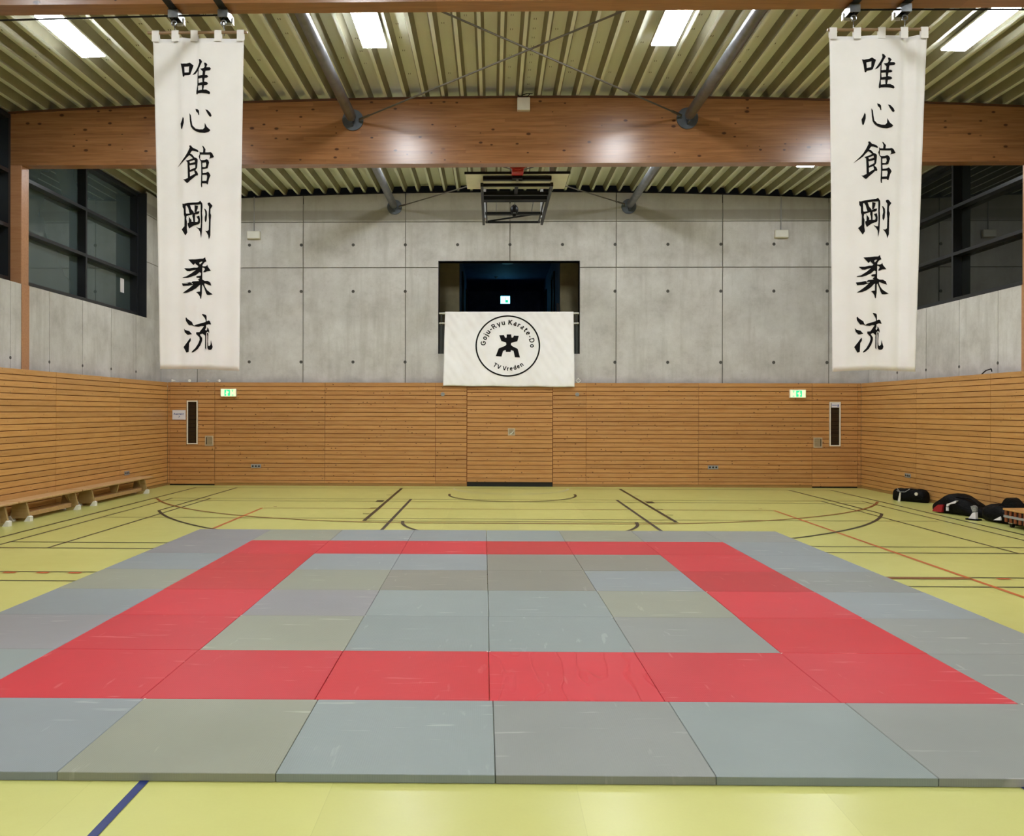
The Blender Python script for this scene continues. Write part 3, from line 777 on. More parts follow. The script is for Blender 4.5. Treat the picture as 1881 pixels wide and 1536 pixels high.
GLY['剛'] = [(p, []) for p in (
 [(305,255),(360,265),(500,230),(700,205),(820,190),(895,145),(965,240),(960,262),(720,278),(560,300),(420,330),(360,340),(310,370)],
 [(305,255),(420,320),(425,540),(450,690),(440,760),(465,850),(460,1080),(478,1210),(415,1315),(275,1105),(380,1010),(385,700),(358,620),(355,440),(310,370)],
 [(905,200),(965,240),(972,350),(955,560),(968,700),(950,1180),(915,1385),(885,1180),(830,1090),(740,1012),(830,1045),(900,1045),(915,900),(905,560)],
 [(440,300),(560,300),(600,430),(680,525),(660,600),(560,620),(530,520),(500,400)],
 [(400,560),(450,590),(560,580),(700,540),(765,500),(865,488),(850,560),(790,590),(700,600),(600,620),(500,650),(420,690),(390,640)],
 [(700,290),(815,310),(800,400),(760,500),(700,530)], [(640,590),(715,590),(715,860),(665,860),(655,740),(635,680)],
 [(470,640),(520,680),(610,800),(600,860),(520,900),(525,700)], [(755,670),(860,635),(885,760),(880,880),(840,920),(790,860),(820,780),(790,720)],
 [(480,905),(540,870),(620,850),(780,850),(840,840),(880,880),(840,920),(760,940),(660,985),(535,1080),(490,980)],
 [(1020,398),(1065,420),(1115,490),(1125,600),(1110,780),(1075,865),(1045,800),(1042,700),(1065,600),(1055,500)],
 [(1140,235),(1165,210),(1220,205),(1265,260),(1315,315),(1245,420),(1240,560),(1268,640),(1250,780),(1240,1300),(1190,1430),(1160,1290),(1110,1200),(1060,1140),(1130,1150),(1180,1110),(1190,800),(1175,640),(1190,340),(1150,280)])]
GLY['柔'] = [([(385,205),(560,195),(700,175),(810,170),(868,128),(878,180),(910,250),(850,275),(790,350),(790,395),(870,395),(910,380),(930,345),(955,410),(1045,528),(930,535),(860,570),(810,565),(860,480),(840,440),(785,430),(785,780),(860,820),(950,820),(1030,870),(1060,965),(960,930),(850,885),(840,920),(870,1000),(930,1090),(1020,1160),(1105,1215),(1000,1235),(930,1232),(890,1170),(850,1050),(795,930),(775,960),(775,1180),(750,1345),(725,1340),(712,1270),(660,1200),(600,1155),(660,1135),(718,1130),(722,930),(680,960),(600,1040),(480,1120),(350,1175),(205,1190),(350,1090),(450,1010),(530,935),(400,970),(220,980),(185,900),(320,890),(440,865),(470,885),(510,840),(690,820),(645,790),(710,745),(690,735),(620,730),(600,700),(640,680),(740,665),(745,590),(700,565),(600,650),(470,710),(350,745),(205,745),(220,725),(330,700),(480,600),(600,500),(480,530),(430,550),(350,545),(260,462),(420,465),(540,435),(640,430),(670,395),(600,340),(575,305),(530,365),(450,280)], [[(690,290),(740,262),(790,262),(750,310),(710,340)]])]
GLY['流'] = [([(220,262),(260,310),(385,400),(410,470),(440,500),(480,470),(560,445),(690,410),(755,385),(750,330),(720,270),(655,190),(650,165),(700,168),(765,190),(782,240),(782,370),(845,345),(880,370),(915,460),(890,465),(840,455),(770,475),(765,560),(740,610),(770,640),(800,590),(790,540),(830,570),(858,640),(862,715),(820,665),(770,700),(770,1180),(735,1140),(740,780),(660,720),(590,755),(660,850),(655,930),(610,1050),(530,1170),(430,1255),(375,1270),(380,1240),(470,1140),(550,1000),(585,900),(578,830),(490,740),(490,685),(580,680),(640,600),(710,510),(640,505),(550,530),(430,515),(380,490),(300,490),(215,370),(205,300)], []),
 ([(155,588),(210,630),(315,660),(385,745),(265,768),(180,690)], []), ([(333,855),(350,880),(348,940),(308,1000),(295,1250),(230,1270),(140,1115),(240,990)], []),
 ([(785,700),(830,715),(832,800),(820,950),(830,1060),(855,1085),(900,1040),(912,910),(935,1000),(965,1110),(940,1170),(900,1190),(840,1185),(805,1140),(800,1000),(805,800)], [])]
def flat_print(bm, polys, fn, cuts=0):
    """tessellate polygons (outer, holes) in the plane and place each vertex with fn(u, v)"""
    for outer, holes in polys:
        loops = [[Vector((u, v, 0)) for u, v in lp] for lp in [outer] + holes]
        flat = [p for lp in loops for p in lp]
        vs = [bm.verts.new((p.x, p.y, 0)) for p in flat]
        for t in tessellate_polygon(loops):
            try: bm.faces.new([vs[i] for i in t])
            except ValueError: pass
    if cuts: bmesh.ops.subdivide_edges(bm, edges=[e for e in bm.edges], cuts=cuts, use_grid_fill=True)
    for v in bm.verts: v.co = Vector(fn(v.co.x, v.co.y))
    bmesh.ops.recalc_face_normals(bm, faces=bm.faces)

def hanging_banner(pos, Y, top_x, bot_x, z_top, z_bot, fold, boxes, rodx, lean, label):
    """cloth strip on a rod; boxes = world (x0, x1, z0, z1) of each character"""
    t = empty('hanging_banner', (sum(top_x) / 2, Y, z_top)); O = t.location.copy()
    meta(t, label, 'banner')
    def edge(zf, side):
        a, b_ = (top_x[side], bot_x[side])
        return a + (b_ - a) * (zf ** 0.8)
    def dep(u, zf):
        w = 0.010 * math.sin(u * 9 + zf * 2.0) * (0.4 + 0.6 * (1 - zf)) + 0.006 * math.sin(u * 23 + 1.3) * (0.3 + zf)
        for fx, fw, fd in fold: w += fd * math.exp(-((u - fx) / fw) ** 2) * (0.35 + 0.65 * (1 - zf))
        return w + lean * max(0, (u - 0.78) if lean > 0 else (0.2 - u) * -1) * zf * 1.2
    def P(u, zf, off=0.0):
        x = edge(zf, 0) + (edge(zf, 1) - edge(zf, 0)) * u
        zb = z_bot(u); z = z_top + (zb - z_top) * zf
        return (x - O.x, dep(u, zf) - off, z - O.z)
    bm = bmesh.new(); NU, NV = 48, 60
    rows = [[bm.verts.new(P(i / NU, j / NV)) for i in range(NU + 1)] for j in range(NV + 1)]
    for j in range(NV):
        for i in range(NU): bm.faces.new((rows[j][i], rows[j + 1][i], rows[j + 1][i + 1], rows[j][i + 1]))
    me = bpy.data.meshes.new('cloth'); bm.to_mesh(me); bm.free(); me.materials.append(M['cloth'])
    for p in me.polygons: p.use_smooth = True
    c = bpy.data.objects.new('cloth', me); COL.objects.link(c); c.parent = t
    so = c.modifiers.new('thick', 'SOLIDIFY'); so.thickness = 0.0016; so.offset = 1
    # tabs over the rod
    for f in (0.035, 0.25, 0.46, 0.72, 0.965) if pos == 'left' else (0.035, 0.28, 0.53, 0.76, 0.965):
        x, y, z = P(f, 0.0); y = 0.0; tb_ = MB()
        w = 0.035
        tb_.box(x - w, x + w, y - 0.016, y - 0.012, -0.03, 0.075).box(x - w, x + w, y + 0.012, y + 0.016, -0.01, 0.075).box(x - w, x + w, y - 0.016, y + 0.016, 0.073, 0.078)
        tb_.build('tab', M['cloth'], t)
    MB().tube((rodx[0] - O.x, 0, 0.06), (rodx[1] - O.x, 0, 0.06), 0.014, 12).build('rod', M['rodwood'], t, smooth=True)
    for ch, (bx0, bx1, bz0, bz1) in boxes.items():
        pts = [p for o_, hs in GLY[ch] for p in o_]
        x0, x1 = min(p[0] for p in pts), max(p[0] for p in pts); y0, y1 = min(p[1] for p in pts), max(p[1] for p in pts)
        def fn(a, b_, x0=x0, x1=x1, y0=y0, y1=y1, bx0=bx0, bx1=bx1, bz0=bz0, bz1=bz1):
            X = bx0 + (bx1 - bx0) * (a - x0) / (x1 - x0); Z = bz1 + (bz0 - bz1) * (b_ - y0) / (y1 - y0)
            zf = (Z - z_top) / (z_bot(0.5) - z_top)
            u = (X - edge(zf, 0)) / (edge(zf, 1) - edge(zf, 0))
            return (X - O.x, dep(u, zf) - 0.0045, Z - O.z)
        bm = bmesh.new(); flat_print(bm, GLY[ch], fn, 2)
        me = bpy.data.meshes.new('character'); bm.to_mesh(me); bm.free(); me.materials.append(M['ink'])
        o = bpy.data.objects.new('character', me); COL.objects.link(o); o.parent = t
        o['label'] = 'black brushed character ' + ch
    return t
def px2(x, y, Y=8.35):
    """photo measurement -> metres on a vertical plane at depth Y"""
    u, v = x - 870.54, y - 756.12
    cr, sr = math.cos(0.0023), math.sin(0.0023); u, v = u * cr + v * sr, -u * sr + v * cr
    a, b_ = u / 1568.4, -v / 1568.4; c, s = math.cos(0.0219), math.sin(0.0219)
    dx, dy = a * c - s, a * s + c
    return dx * Y / dy, 1.6874 + b_ * Y / dy
def bb(x0, y0, x1, y1):
    a, b_ = px2(x0, y0), px2(x1, y1); return (a[0], b_[0], b_[1], a[1])
LB = {'唯': bb(333.5, 109, 388, 174), '心': bb(333, 200, 389, 244.5), '館': bb(326, 268, 393, 344), '剛': bb(335, 369, 390.5, 440), '柔': bb(335, 472.5, 391, 549), '流': bb(338, 577, 391, 648)}
RB = {'唯': bb(1582.9, 99.9, 1644.4, 163.5), '心': bb(1582, 191, 1643, 236), '館': bb(1567, 260.8, 1644.7, 336), '剛': bb(1576, 363.5, 1637, 438), '柔': bb(1572, 468.5, 1632, 548), '流': bb(1569, 575, 1623, 648)}
hanging_banner('left', 8.35, (-3.36, -2.455), (-3.285, -2.49), 5.355, lambda u: 2.10 - 0.02 * max(0, u - 0.5) * 2, [(0.33, 0.05, -0.03), (0.47, 0.04, 0.02)], LB, (-3.41, -2.42), 0.0,
               'long white cloth banner with black brushed characters, hanging left of the hall')
hanging_banner('right', 8.35, (3.255, 4.195), (3.295, 4.08), 5.335, lambda u: 2.10 - 0.018 * abs(u - 0.5) * 2, [(0.80, 0.04, 0.03), (0.9, 0.03, -0.02)], RB, (3.235, 4.215), 0.0,
               'long white cloth banner with black brushed characters, hanging right of the hall')

# rails, clamps and hooks that carry the banners
for sd, xs in (('left', (-3.14, -2.65)), ('right', (3.48, 3.97))):
    for k, x in enumerate(xs):
        io = 'outer' if (k == 0) == (sd == 'left') else 'inner'
        r = MB().box(x - 0.035, x + 0.035, YF + 0.3, 8.45, 5.622, 5.639)
        meta(r.build('ceiling_track', M['black']), 'black steel track under the roof beams, %s one above the %s banner' % (io, sd), 'track')
        t = empty('track_clamp', (x, 8.30, 5.545)); meta(t, 'galvanised track clamp with hook, %s one above the %s banner' % (io, sd), 'clamp')
        b = MB().box(-0.05, 0.05, -0.005, 0.0, 0, 0.076).box(-0.05, -0.045, 0, 0.19, 0, 0.076).box(0.045, 0.05, 0, 0.19, 0, 0.076).box(-0.045, 0.045, 0, 0.19, 0.071, 0.076)
        b.build('clamp_body', M['galv'], t)
        for yy in (0.05, 0.15): MB().tube((-0.043, yy, 0.04), (0.043, yy, 0.04), 0.025, 16).build('roller', M['black'], t)
        sgx = 1 if x < 0 else -1
        MB().box(sgx * 0.055 - 0.004, sgx * 0.055 + 0.004, 0.13, 0.18, -0.01, 0.05).box(-0.03, 0.03, 0.19, 0.196, 0.0, 0.05).build('latch', M['white'], t)
        MB().tube((0, 0.03, 0.02), (0, 0.03, -0.02), 0.008, 8).build('pin', M['black'], t)
        MB().ring((0, 0.03, -0.045), 0.025, 0.006, n=16).build('shackle', M['galv'], t, smooth=True)
        MB().path([(0, 0.03, -0.068), (0.004, 0.04, -0.11), (0.004, 0.05, -0.145), (-0.004, 0.062, -0.16), (-0.006, 0.07, -0.13)], 0.004, 6).build('wire_hook', M['steel'], t)
cb = MB().path([(-7.55, 8.33, 5.53), (-4.86, 8.33, 5.542), (-3.19, 8.33, 5.572)], 0.009).path([(-3.09, 8.33, 5.572), (-2.70, 8.33, 5.575)], 0.009)
meta(cb.build('pull_cable', M['black']), 'black cable running from the left window wall to the left track clamps', 'cable')
cb = MB().path([(8.4, 8.33, 5.52), (5.6, 8.33, 5.565), (4.02, 8.33, 5.578)], 0.009).path([(3.92, 8.33, 5.578), (3.53, 8.33, 5.578)], 0.009)
meta(cb.build('pull_cable', M['black']), 'black cable running from the right window wall to the right track clamps', 'cable')

# ------------------------------------------------------------------ logo banner over the handrail
t = empty('logo_banner', (0.36, 19.36, 3.93)); meta(t, 'wide white cloth banner with round black club emblem, over the wall opening', 'banner'); O = t.location.copy()
def lbY(x, z):
    f = (3.95 - z) / 1.71
    w = 0.010 * math.sin(x * 7 + z * 3) + 0.004 * math.sin(x * 17 - z * 9) + 0.005 * math.sin(x * 27 + z * 19) + 0.005 * f * math.sin(x * 11 - z * 5)
    return 19.375 - 0.185 * min(1, f * 1.05) - abs(w)
def lP(x, z, off=0): return (x - O.x, lbY(x, z) - off - O.y, z - O.z)
bm = bmesh.new(); NU, NV = 90, 56
def lcorner(u, v):
    zb = 2.262 - 0.022 * u + 0.004 * math.sin(u * 20)
    x0 = -1.085 - 0.03 * v; x1 = 1.825 + 0.01 * v
    return x0 + (x1 - x0) * u, 3.952 + (zb - 3.952) * v
rows = [[bm.verts.new(lP(*lcorner(i / NU, j / NV))) for i in range(NU + 1)] for j in range(NV + 1)]
for j in range(NV):
    for i in range(NU): bm.faces.new((rows[j][i], rows[j + 1][i], rows[j + 1][i + 1], rows[j][i + 1]))
back = [bm.verts.new(lP(lcorner(i / NU, 0)[0], 3.955, -0.11)) for i in range(NU + 1)]
back2 = [bm.verts.new(lP(lcorner(i / NU, 0)[0], 3.70, -0.115)) for i in range(NU + 1)]
for i in range(NU):
    bm.faces.new((rows[0][i], rows[0][i + 1], back[i + 1], back[i])); bm.faces.new((back[i], back[i + 1], back2[i + 1], back2[i]))
me = bpy.data.meshes.new('cloth'); bm.to_mesh(me); bm.free(); me.materials.append(M['cloth'])
for p in me.polygons: p.use_smooth = True
c = bpy.data.objects.new('cloth', me); COL.objects.link(c); c.parent = t
so = c.modifiers.new('thick', 'SOLIDIFY'); so.thickness = 0.0016
YE = 19.24
ECX, ECZ = px2(932.8, 635.2, YE); ES = YE / 1568.4 / 5.878       # metres per traced unit
def efn(u, v): return lP(ECX + u, ECZ + v, 0.006)
bm = bmesh.new(); n = 96; R1, R2 = 350 * ES, 334 * ES
a = [bm.verts.new(efn(R1 * math.cos(2 * PI * i / n), R1 * math.sin(2 * PI * i / n) * 0.955)) for i in range(n)]
b_ = [bm.verts.new(efn(R2 * math.cos(2 * PI * i / n), R2 * math.sin(2 * PI * i / n) * 0.955)) for i in range(n)]
for i in range(n): bm.faces.new((a[i], a[(i + 1) % n], b_[(i + 1) % n], b_[i]))
me = bpy.data.meshes.new('emblem_ring'); bm.to_mesh(me); bm.free(); me.materials.append(M['ink'])
o = bpy.data.objects.new('emblem_ring', me); COL.objects.link(o); o.parent = t
FIG = [(805,915),(857,912),(868,940),(885,940),(886,905),(935,905),(938,940),(955,940),(965,918),(1017,920),(1002,980),(935,998),(932,1018),(950,1035),(1005,1062),(1030,1157),(975,1155),(960,1085),(932,1075),(928,1097),(878,1097),(875,1075),(848,1085),(830,1147),(768,1143),(800,1058),(870,1030),(882,1015),(880,995),(828,978)]
bm = bmesh.new(); flat_print(bm, [(FIG, [])], lambda u, v: efn((u - 898) * ES, (1030 - v) * ES), 2)
me = bpy.data.meshes.new('emblem_figure'); bm.to_mesh(me); bm.free(); me.materials.append(M['ink'])
o = bpy.data.objects.new('emblem_figure', me); COL.objects.link(o); o.parent = t

def glyph_mesh(ch, size, bold=0.0):
    cu = bpy.data.curves.new('t', 'FONT'); cu.body = ch; cu.size = size; cu.offset = bold; cu.resolution_u = 3
    ob = bpy.data.objects.new('t', cu); COL.objects.link(ob)
    dg = bpy.context.evaluated_depsgraph_get(); me = bpy.data.meshes.new_from_object(ob.evaluated_get(dg))
    bpy.data.objects.remove(ob); bpy.data.curves.remove(cu)
    vs = [v.co.copy() for v in me.vertices]; fs = [tuple(p.vertices) for p in me.polygons]
    bpy.data.meshes.remove(me)
    return vs, fs
def text_mesh(parts, name, mat, parent):
    vv, ff = [], []
    for vs, fs in parts:
        n0 = len(vv); vv += vs; ff += [tuple(i + n0 for i in f) for f in fs]
    me = bpy.data.meshes.new(name); me.from_pydata(vv, [], ff); me.materials.append(mat)
    o = bpy.data.objects.new(name, me); COL.objects.link(o); o.parent = parent
    return o
def AR(cx, cy, rx, ry, a0, a1, n=14): return [(cx + rx * math.cos(math.radians(a0 + (a1 - a0) * i / n)), cy + ry * math.sin(math.radians(a0 + (a1 - a0) * i / n))) for i in range(n + 1)]
SW = 0.19
STROKES = {   # centre lines, cap height 1
 'G': (0.84, [AR(0.44, 0.5, 0.36, 0.42, 48, 318), [(0.745, 0.20), (0.745, 0.47), (0.46, 0.47)]]),
 'o': (0.60, [AR(0.30, 0.37, 0.225, 0.295, 0, 360, 24)]),
 'j': (0.24, [[(0.14, 0.74), (0.14, -0.06), (0.09, -0.15), (-0.04, -0.17)], [(0.14, 0.88), (0.14, 1.02)]]),
 'u': (0.60, [[(0.09, 0.74), (0.09, 0.30)] + AR(0.27, 0.27, 0.18, 0.19, 180, 290, 8) + [(0.50, 0.22)], [(0.50, 0.74), (0.50, 0.0)]]),
 '-': (0.36, [[(0.03, 0.36), (0.33, 0.36)]]),
 'R': (0.74, [[(0.09, 0.0), (0.09, 1.0)], [(0.09, 0.92), (0.33, 0.92)] + AR(0.33, 0.70, 0.22, 0.22, 90, -90, 10) + [(0.09, 0.48)], [(0.34, 0.48), (0.68, 0.0)]]),
 'y': (0.60, [[(0.04, 0.74), (0.30, 0.06)], [(0.56, 0.74), (0.20, -0.22)]]),
 'K': (0.72, [[(0.09, 0.0), (0.09, 1.0)], [(0.64, 1.0), (0.14, 0.48)], [(0.26, 0.58), (0.68, 0.0)]]),
 'a': (0.58, [[(0.48, 0.0), (0.48, 0.50)] + AR(0.29, 0.49, 0.19, 0.18, 0, 125, 8), [(0.48, 0.42), (0.26, 0.40)] + AR(0.25, 0.235, 0.165, 0.165, 90, 300, 10) + [(0.48, 0.22)]]),
 'r': (0.42, [[(0.09, 0.0), (0.09, 0.74)], [(0.09, 0.48), (0.20, 0.63), (0.40, 0.67)]]),
 't': (0.44, [[(0.17, 0.94), (0.17, 0.22), (0.24, 0.09), (0.41, 0.07)], [(0.02, 0.67), (0.41, 0.67)]]),
 'e': (0.60, [[(0.09, 0.38), (0.50, 0.38)], AR(0.30, 0.37, 0.215, 0.295, 2, 312, 20)]),
 'D': (0.82, [[(0.09, 0.0), (0.09, 1.0)], [(0.09, 0.92), (0.34, 0.92)] + AR(0.34, 0.5, 0.36, 0.42, 90, -90, 14) + [(0.09, 0.08)]]),
 'T': (0.68, [[(0.0, 0.92), (0.68, 0.92)], [(0.34, 0.92), (0.34, 0.0)]]),
 'V': (0.72, [[(0.05, 1.0), (0.36, 0.04)], [(0.67, 1.0), (0.36, 0.04)]]),
 'd': (0.60, [AR(0.28, 0.37, 0.20, 0.295, 0, 360, 24), [(0.50, 0.0), (0.50, 1.04)]]),
 'n': (0.60, [[(0.09, 0.0), (0.09, 0.74)], [(0.09, 0.50)] + AR(0.31, 0.46, 0.19, 0.20, 130, 0, 8) + [(0.50, 0.0)]])}
def arc_text(s, cap, Rb, a0, a1, outward=True):
    gap = 0.13; pos = []; c = 0; ws = [0.30 if ch == ' ' else STROKES[ch][0] + gap for ch in s]
    for w in ws: pos.append(c + w / 2); c += w
    out = []
    for ch, p in zip(s, pos):
        if ch == ' ': continue
        th = a0 + (a1 - a0) * (p - pos[0]) / (pos[-1] - pos[0]); w, strokes = STROKES[ch]
        cx, cz = math.sin(th), math.cos(th); tx, tz = math.cos(th), -math.sin(th)
        if not outward: tx, tz = -tx, -tz
        glyph = []
        for k, st in enumerate(strokes):
            n = len(st); vs, fs = [], []
            closed = (Vector(st[0]) - Vector(st[-1])).length < 1e-4
            for i, q in enumerate(st):
                q = Vector(q); a = Vector(st[i - 1] if i > 0 else (st[-2] if closed else st[0])); b2 = Vector(st[i + 1] if i < n - 1 else (st[1] if closed else st[-1]))
                d1 = (q - a).normalized() if (q - a).length > 1e-6 else (b2 - q).normalized(); d2 = (b2 - q).normalized() if (b2 - q).length > 1e-6 else d1
                dd = (d1 + d2).normalized(); f = 1 / max(0.5, dd.dot(d1)); nn = Vector((-dd.y, dd.x)) * SW / 2 * f
                for v in (q + nn, q - nn):
                    lx = (v.x - w / 2) * cap * 1.06; ly = v.y * cap; r = Rb + ly if outward else Rb - ly
                    e_ = efn(cx * r + tx * lx, (cz * r + tz * lx) * 0.965); vs.append(Vector((e_[0], e_[1] - 0.0006 * k, e_[2])))
            for i in range(n - 1): fs.append((2 * i, 2 * i + 1, 2 * i + 3, 2 * i + 2))
            glyph.append((vs, fs))
        out.append(glyph)
    return out
D = math.radians
for gl in arc_text('Goju-Ryu Karate-Do', 55 * ES, 240 * ES, D(-83.5), D(90)): text_mesh(gl, 'letter', M['ink'], t)
for gl in arc_text('TV Vreden', 48 * ES, 280 * ES, D(180 + 32), D(180 - 35), False): text_mesh(gl, 'letter', M['ink'], t)

# ------------------------------------------------------------------ exit signs, sheets, sockets, speakers, hooks
def exit_sign(x, label, flip):
    e = empty('exit_sign', (x, YB - 0.035, 2.10)); meta(e, label, 'sign')
    MB().box(-0.178, 0.178, -0.02, 0.034, -0.092, 0.092, 0.006).build('sign_body', M['cream'], e)
    MB().box(-0.165, 0.165, -0.024, -0.0205, -0.08, 0.08).build('sign_face', M['exitw'], e)
    p = MB(); s = -1 if flip else 1
    def bx(x0, x1, z0, z1):
        a, b_ = sorted((x0 * s, x1 * s)); p.box(a, b_, -0.028, -0.0245, z0, z1)
    # doorway, running man cut out of green, arrow
    bx(-0.085, -0.062, -0.068, 0.068); bx(-0.062, 0.03, 0.052, 0.068); bx(0.012, 0.042, -0.068, 0.068)
    bx(-0.062, -0.045, -0.068, -0.03); bx(-0.02, 0.012, 0.03, 0.052); bx(-0.01, 0.012, -0.068, -0.01); bx(-0.062, -0.048, 0.0, 0.052)
    bx(0.09, 0.104, 0.02, 0.062); bx(0.075, 0.118, 0.055, 0.066); bx(0.08, 0.12, -0.062, -0.045)
    p.build('pictogram', M['exitg'], e)
exit_sign(-5.975, 'green lit emergency exit sign on the left of the timber end wall', False)
exit_sign(6.80, 'green lit emergency exit sign on the right of the timber end wall', True)

sh = empty('notice', (-7.115, YB - 0.004, 1.595)); meta(sh, 'white paper notice with blue word taped beside the left door window', 'notice')
MB().box(-0.152, 0.152, -0.001, 0.001, -0.108, 0.108).build('sheet', M['paper'], sh)
sz = 0.062; gp = []; cx = -0.125
for ch in 'Ausgang':
    vs, fs = glyph_mesh(ch, sz, 0.0012); x0, x1 = min(v.x for v in vs), max(v.x for v in vs)
    gp.append(([Vector((cx + v.x - x0, -0.003, v.y + 0.005)) for v in vs], fs)); cx += x1 - x0 + 0.006
text_mesh([([Vector((-0.014, -0.003, -0.062)), Vector((-0.004, -0.003, -0.062)), Vector((0.012, -0.003, -0.036)), Vector((0.016, -0.003, -0.050)), Vector((0.020, -0.003, -0.026)), Vector((-0.006, -0.003, -0.028)), Vector((0.004, -0.003, -0.034))], [(0, 1, 2, 6), (3, 4, 5)])], 'arrow', M['blueink'], sh)
for g1 in gp: text_mesh([g1], 'letter', M['blueink'], sh)
sh = empty('notice', (7.645, YB - 0.016, 1.845)); meta(sh, 'small white card with blue print on the right door window', 'notice')
MB().box(-0.088, 0.088, -0.001, 0.001, -0.05, 0.05).build('sheet', M['paper'], sh)
p = MB(); 
for k in range(5): p.box(-0.075 + k * 0.022, -0.060 + k * 0.022, -0.003, -0.0015, -0.006, 0.010)
p.box(0.045, 0.068, -0.003, -0.0015, -0.035, 0.018)
p.build('print', M['blueink'], sh)

def socket(x, y, z, rz, label):
    e = empty('socket_outlet', (x, y, z), rz); meta(e, label, 'socket')
    MB().box(-0.115, 0.115, -0.010, 0.0, -0.042, 0.042, 0.004).build('plate', M['plate'], e)
    for k in (-1, 0, 1): MB().tube((k * 0.07, -0.013, 0), (k * 0.07, -0.0101, 0), 0.020, 16).build('outlet', M['hole'], e)
socket(-5.355, YB - 0.003, 0.44, 0, 'grey triple socket low on the end wall, left of centre')
socket(4.935, YB - 0.003, 0.45, 0, 'grey triple socket low on the end wall, right of centre')
socket(XL + 0.003, 17.07, 0.43, PI / 2, 'grey triple socket on the left side wall above the far bench')
socket(XR - 0.003, 17.07, 0.44, -PI / 2, 'grey triple socket on the right side wall above the small black bag')

for x, zt, lb in ((-5.455, 6.56, 'small white wall speaker on the concrete end wall, left'), (6.485, 6.54, 'small white wall speaker on the concrete end wall, right')):
    e = empty('wall_speaker', (x, YC, 5.70)); meta(e, lb, 'speaker')
    MB().box(-0.15, 0.15, -0.09, -0.001, -0.085, 0.085, 0.008).build('housing', M['boxw'], e)
    MB().box(-0.13, 0.13, -0.095, -0.0905, -0.07, 0.07).build('grille', M['white'], e)
    MB().tube((0, -0.016, 0.085), (0, -0.016, zt - 5.70 + 0.02), 0.012, 8).build('conduit', M['plate'], e)
e = empty('junction_box', (0.48, BEAMS[0] - 0.11, 6.56)); meta(e, 'white junction box with cables at the middle of the far beam', 'box')
MB().box(-0.10, 0.10, -0.09, -0.001, -0.10, 0.10, 0.006).build('housing', M['boxw'], e)
MB().path([(-0.04, -0.05, 0.10), (-0.02, -0.03, 0.16), (0.06, -0.05, 0.17), (0.14, -0.08, 0.155)], 0.007).path([(-0.06, -0.05, 0.10), (-0.09, -0.04, 0.155)], 0.006).path([(0.03, -0.05, 0.10), (0.10, -0.06, 0.16)], 0.006).build('cable', M['black'], e)

for x, lb in ((-1.125, 'round grey net hook on the boards left of the middle door'), (1.90, 'round grey net hook on the boards right of the middle door')):
    e = MB().tube((x, YB - 0.02, 2.075), (x, YB - 0.001, 2.075), 0.045, 20).ring((x, YB - 0.022, 2.072), 0.026, 0.006, n=16)
    meta(e.build('wall_hook', M['plate']), lb, 'hook')
e = MB().ring((1.925, YB + 0.02, 2.385), 0.05, 0.013, n=4, m=6).box(1.91, 1.94, YB, YB + 0.05, TOP - 0.0, 2.36)
meta(e.build('adhesive_ring', M['white']), 'white ring hook on the ledge beside the logo banner', 'hook')
def shuttle(x, y, rz, label):
    e = empty('shuttlecock', (x, y, TOP + 0.03), rz); meta(e, label, 'shuttlecock', 'shuttlecocks on the ledge')
    MB().ball((0.03, 0, 0), 0.014, u=10, v=6).build('cork', M['white'], e)
    MB().tube((0.03, 0, 0), (-0.045, 0, 0.005), 0.012, 14, 0.033).build('skirt', M['white'], e)
for k, (x, rz, nm) in enumerate(((-7.26, 0.3, 'leftmost'), (-6.90, 2.0, 'second'), (-6.47, 1.0, 'third'), (-6.24, 2.6, 'rightmost'))):
    shuttle(x, YB + 0.05, rz, '%s of the four white shuttlecocks on the ledge above the left door' % nm)
e = MB().path([(XR + 0.05, 14.62, TOP + 0.0), (XR + 0.05, 14.50, TOP + 0.055), (XR + 0.05, 14.35, TOP + 0.075), (XR + 0.05, 14.33, TOP + 0.03)], 0.010)
meta(e.build('bent_bracket', M['black']), 'small bent black bracket on the ledge of the right side wall', 'bracket')

# ------------------------------------------------------------------ ceiling-mounted basketball unit, folded up
t = empty('basketball_unit', (0.42, 15.0, 5.80)); meta(t, 'folded ceiling basketball unit with white backboard and black frame below the roof', 'basketball hoop')
bbd = MB().box(-0.90, 0.90, -0.15, 0.86, 0.02, 0.05, 0.004).build('backboard', M['white'], t)
MB().box(-0.92, 0.92, -0.175, -0.15, 0.015, 0.055).build('board_edge', M['black'], bbd)
for q in ((0.60, -0.08, 0.02, -0.06, 0.0), (0.63, 0.20, 0.26, -0.10, -0.05), (0.60, 0.82, 0.90, -0.10, -0.04), (0.60, 1.12, 1.34, -0.11, -0.04), (0.58, 2.36, 2.48, -0.10, -0.05), (0.58, 3.20, 3.25, -0.09, -0.05)):
    MB().box(-q[0], q[0], q[1], q[2], q[3], q[4], 0.004).build('cross_bar', M['black'], t)
MB().box(-0.03, 0.03, 0.262, 0.818, -0.09, -0.05).build('centre_bar', M['black'], t)
MB().tube((-0.56, 3.2, -0.06), (0.56, 2.45, -0.06), 0.018, 8).build('diagonal_brace', M['black'], t)
